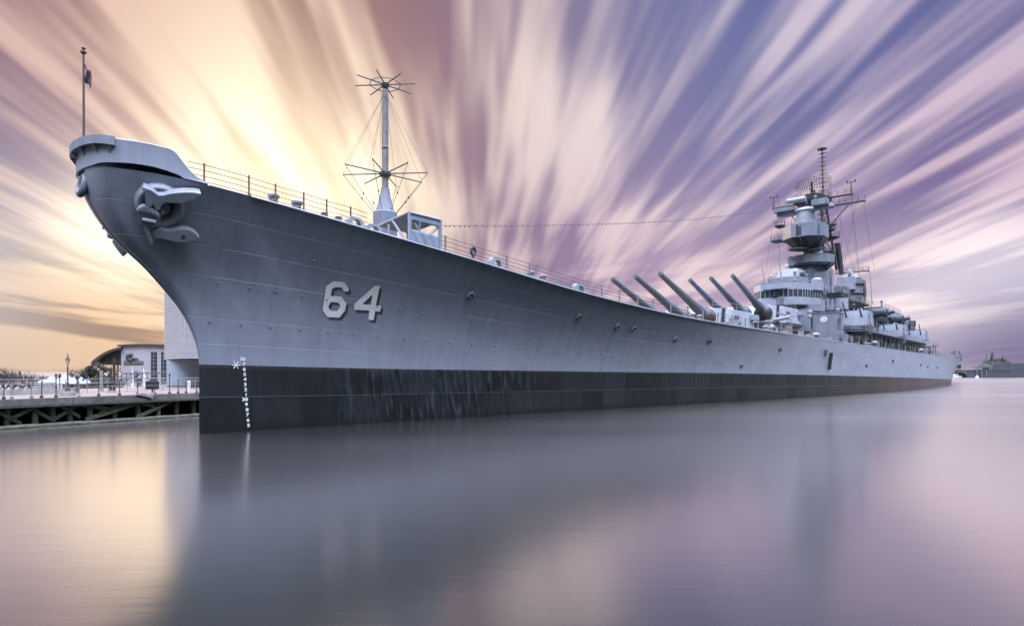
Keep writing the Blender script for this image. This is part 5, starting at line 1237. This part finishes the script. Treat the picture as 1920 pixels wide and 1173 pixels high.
# wind-drawn cloud sheet: long streaks that run to a far point on the horizon
zz_ = t.m('ADD', t.m('MAXIMUM', z, 0.0), .13)
wx = t.m('DIVIDE', t.m('ADD', x, t.m('MULTIPLY', y, .055)), zz_)
qy = t.m('DIVIDE', y, zz_)
warp = t.noise(t.comb(t.m('MULTIPLY', wx, .6), t.m('MULTIPLY', qy, .25), 4.), 1., 1, .5)
wx2 = t.m('ADD', wx, t.m('MULTIPLY', t.m('SUBTRACT', warp, .5), .22))
a1 = t.noise(t.comb(t.m('MULTIPLY', wx2, 2.8), t.m('MULTIPLY', qy, .60), 1.3), 1., 1, .5)
a2 = t.noise(t.comb(t.m('MULTIPLY', wx2, 8.6), t.m('MULTIPLY', qy, .85), 7.7), 1., 2, .5)
a3 = t.noise(t.comb(t.m('MULTIPLY', wx2, 17.), t.m('MULTIPLY', qy, .9), 2.2), 1., 1, .5)
den1 = t.m('ADD', t.m('MULTIPLY', a1, .38), t.m('ADD', t.m('MULTIPLY', a2, .46), t.m('MULTIPLY', a3, .16)))
# low cloud banks lie level along the horizon
az_ = t.m('ARCTAN2', x, y)
b1 = t.noise(t.comb(t.m('MULTIPLY', az_, 2.2), t.m('MULTIPLY', t.m('ADD', z, t.m('MULTIPLY', t.m('ABSOLUTE', t.m('ADD', az_, .1)), -.10)), 24.), 3.), 1., 4, .55)
den = t.m('ADD', t.m('MULTIPLY', den1, t.step(z, .03, .22)), t.m('MULTIPLY', t.m('ADD', .5, t.m('MULTIPLY', t.m('SUBTRACT', b1, .5), 1.5)), t.step(z, .03, .22, 1., 0.)))
fac = t.step(den, .41, .59)
CP = [  # (u, v, cloud colour, gap colour, tightness, gain, weight)
 (40, 30, (196, 152, 152), (126, 92, 100), 60, 1, 1), (330, 50, (232, 186, 174), (158, 110, 108), 60, 1, 1), (640, 40, (224, 180, 170), (140, 96, 100), 60, 1, 1),
 (900, 70, (236, 214, 206), (146, 122, 146), 60, 1, 1), (1220, 70, (232, 218, 226), (116, 122, 166), 60, 1, 1), (1520, 50, (212, 200, 220), (84, 104, 160), 60, 1, 1), (1870, 40, (190, 172, 200), (90, 100, 150), 60, 1, 1),
 (50, 270, (216, 186, 190), (128, 124, 172), 70, 1, 1), (290, 210, (246, 212, 188), (190, 146, 136), 60, 1, 1), (525, 330, (255, 246, 215), (255, 236, 196), 90, 2.6, 1.6), (430, 240, (255, 232, 196), (214, 168, 142), 60, 1, 1),
 (630, 200, (250, 222, 192), (134, 98, 100), 70, 1, 1), (800, 280, (252, 236, 216), (164, 130, 138), 60, 1, 1), (1080, 270, (242, 224, 218), (160, 142, 170), 60, 1, 1), (1390, 240, (236, 218, 228), (120, 124, 172), 60, 1, 1), (1740, 240, (222, 198, 216), (132, 122, 166), 60, 1, 1),
 (225, 472, (255, 246, 222), (255, 240, 208), 420, 2.8, 3.5), (60, 430, (222, 206, 208), (160, 166, 194), 90, 1, 1), (50, 545, (232, 220, 210), (192, 186, 194), 140, 1, 2),
 (205, 575, (232, 168, 112), (104, 66, 54), 340, 1, 8), (110, 635, (252, 234, 206), (240, 216, 186), 160, 1, 2), (270, 640, (255, 242, 200), (226, 176, 122), 220, 1.4, 1.3), (40, 690, (168, 136, 130), (140, 114, 116), 700, 1, 2), (190, 692, (172, 140, 132), (148, 118, 118), 700, 1, 2), (60, 722, (255, 212, 172), (236, 186, 154), 700, 1, 1.5),
 (690, 410, (226, 190, 160), (162, 124, 134), 80, 1, 1), (550, 410, (255, 244, 208), (255, 228, 182), 140, 2.2, 1.4), (960, 430, (190, 166, 188), (142, 120, 156), 70, 1, 1), (1250, 470, (232, 204, 212), (160, 132, 168), 70, 1, 1), (1300, 545, (244, 222, 222), (210, 186, 202), 140, 1, 1), (1640, 420, (226, 196, 210), (142, 116, 156), 80, 1, 1), (1880, 410, (204, 172, 194), (116, 94, 140), 90, 1, 1),
 (1870, 520, (255, 246, 244), (236, 230, 240), 420, 1.25, 3), (1740, 560, (255, 240, 236), (232, 220, 232), 420, 1.2, 3), (1620, 590, (244, 224, 226), (214, 198, 214), 300, 1, 1.5), (1545, 545, (240, 216, 220), (206, 184, 206), 200, 1, 1),
 (1905, 612, (124, 110, 150), (104, 96, 138), 480, 1, 3), (1800, 640, (136, 122, 162), (114, 106, 150), 420, 1, 2), (1900, 685, (108, 100, 142), (94, 88, 132), 420, 1, 2)]
accC = accG = accW = None
for u, v, c, g_, k, gain, amp in CP:
    n = Vector((u - 960, F, HZ - v)).normalized()
    wgt = t.m('EXPONENT', t.m('ADD', t.m('MULTIPLY', t.m('SUBTRACT', t.vm('DOT_PRODUCT', d, tuple(n)), 1.0), float(k)), math.log(amp)))
    cc = t.vm('SCALE', tuple(q * gain * (1.0 if gain == 1 else 1.15) for q in lin(c)), scale=wgt); cg = t.vm('SCALE', tuple(q * gain for q in lin(g_)), scale=wgt)
    accC = cc if accC is None else t.vm('ADD', accC, cc); accG = cg if accG is None else t.vm('ADD', accG, cg); accW = wgt if accW is None else t.m('ADD', accW, wgt)
# the rest of the sky (overhead and behind) is the clear physical sky plus an added bright band that lights the hull
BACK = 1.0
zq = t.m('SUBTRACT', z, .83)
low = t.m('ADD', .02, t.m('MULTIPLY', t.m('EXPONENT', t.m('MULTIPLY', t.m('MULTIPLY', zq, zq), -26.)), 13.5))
fill_sky = t.vm('ADD', t.vm('SCALE', nsky.outputs[0], scale=.10), t.vm('SCALE', (.74 * BACK, .79 * BACK, 1.0 * BACK), scale=low))
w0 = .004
base = t.vm('SCALE', fill_sky, scale=w0)
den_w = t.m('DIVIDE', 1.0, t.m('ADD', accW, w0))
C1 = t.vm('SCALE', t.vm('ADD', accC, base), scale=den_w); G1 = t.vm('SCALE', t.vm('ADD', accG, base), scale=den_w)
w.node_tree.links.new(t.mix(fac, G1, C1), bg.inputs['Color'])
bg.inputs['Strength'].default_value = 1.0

# ================================================================== SUN
sd = bpy.data.lights.new('sun', 'SUN'); sd.energy = 1.0; sd.angle = rad(5); sd.color = (1, .72, .45)
so = bpy.data.objects.new('sun', sd); col.objects.link(so)
sv = Vector((math.sin(SUN_AZ) * math.cos(SUN_EL), math.cos(SUN_AZ) * math.cos(SUN_EL), math.sin(SUN_EL)))
so.rotation_euler = (-sv).to_track_quat('-Z', 'Y').to_euler()

vs = sc.view_settings; vs.view_transform = 'Standard'; vs.look = 'None'; vs.exposure = 0; vs.gamma = 1
sc.render.engine = 'CYCLES'; sc.cycles.max_bounces = 4; sc.cycles.diffuse_bounces = 2; sc.cycles.glossy_bounces = 2; sc.cycles.caustics_reflective = False; sc.cycles.caustics_refractive = False
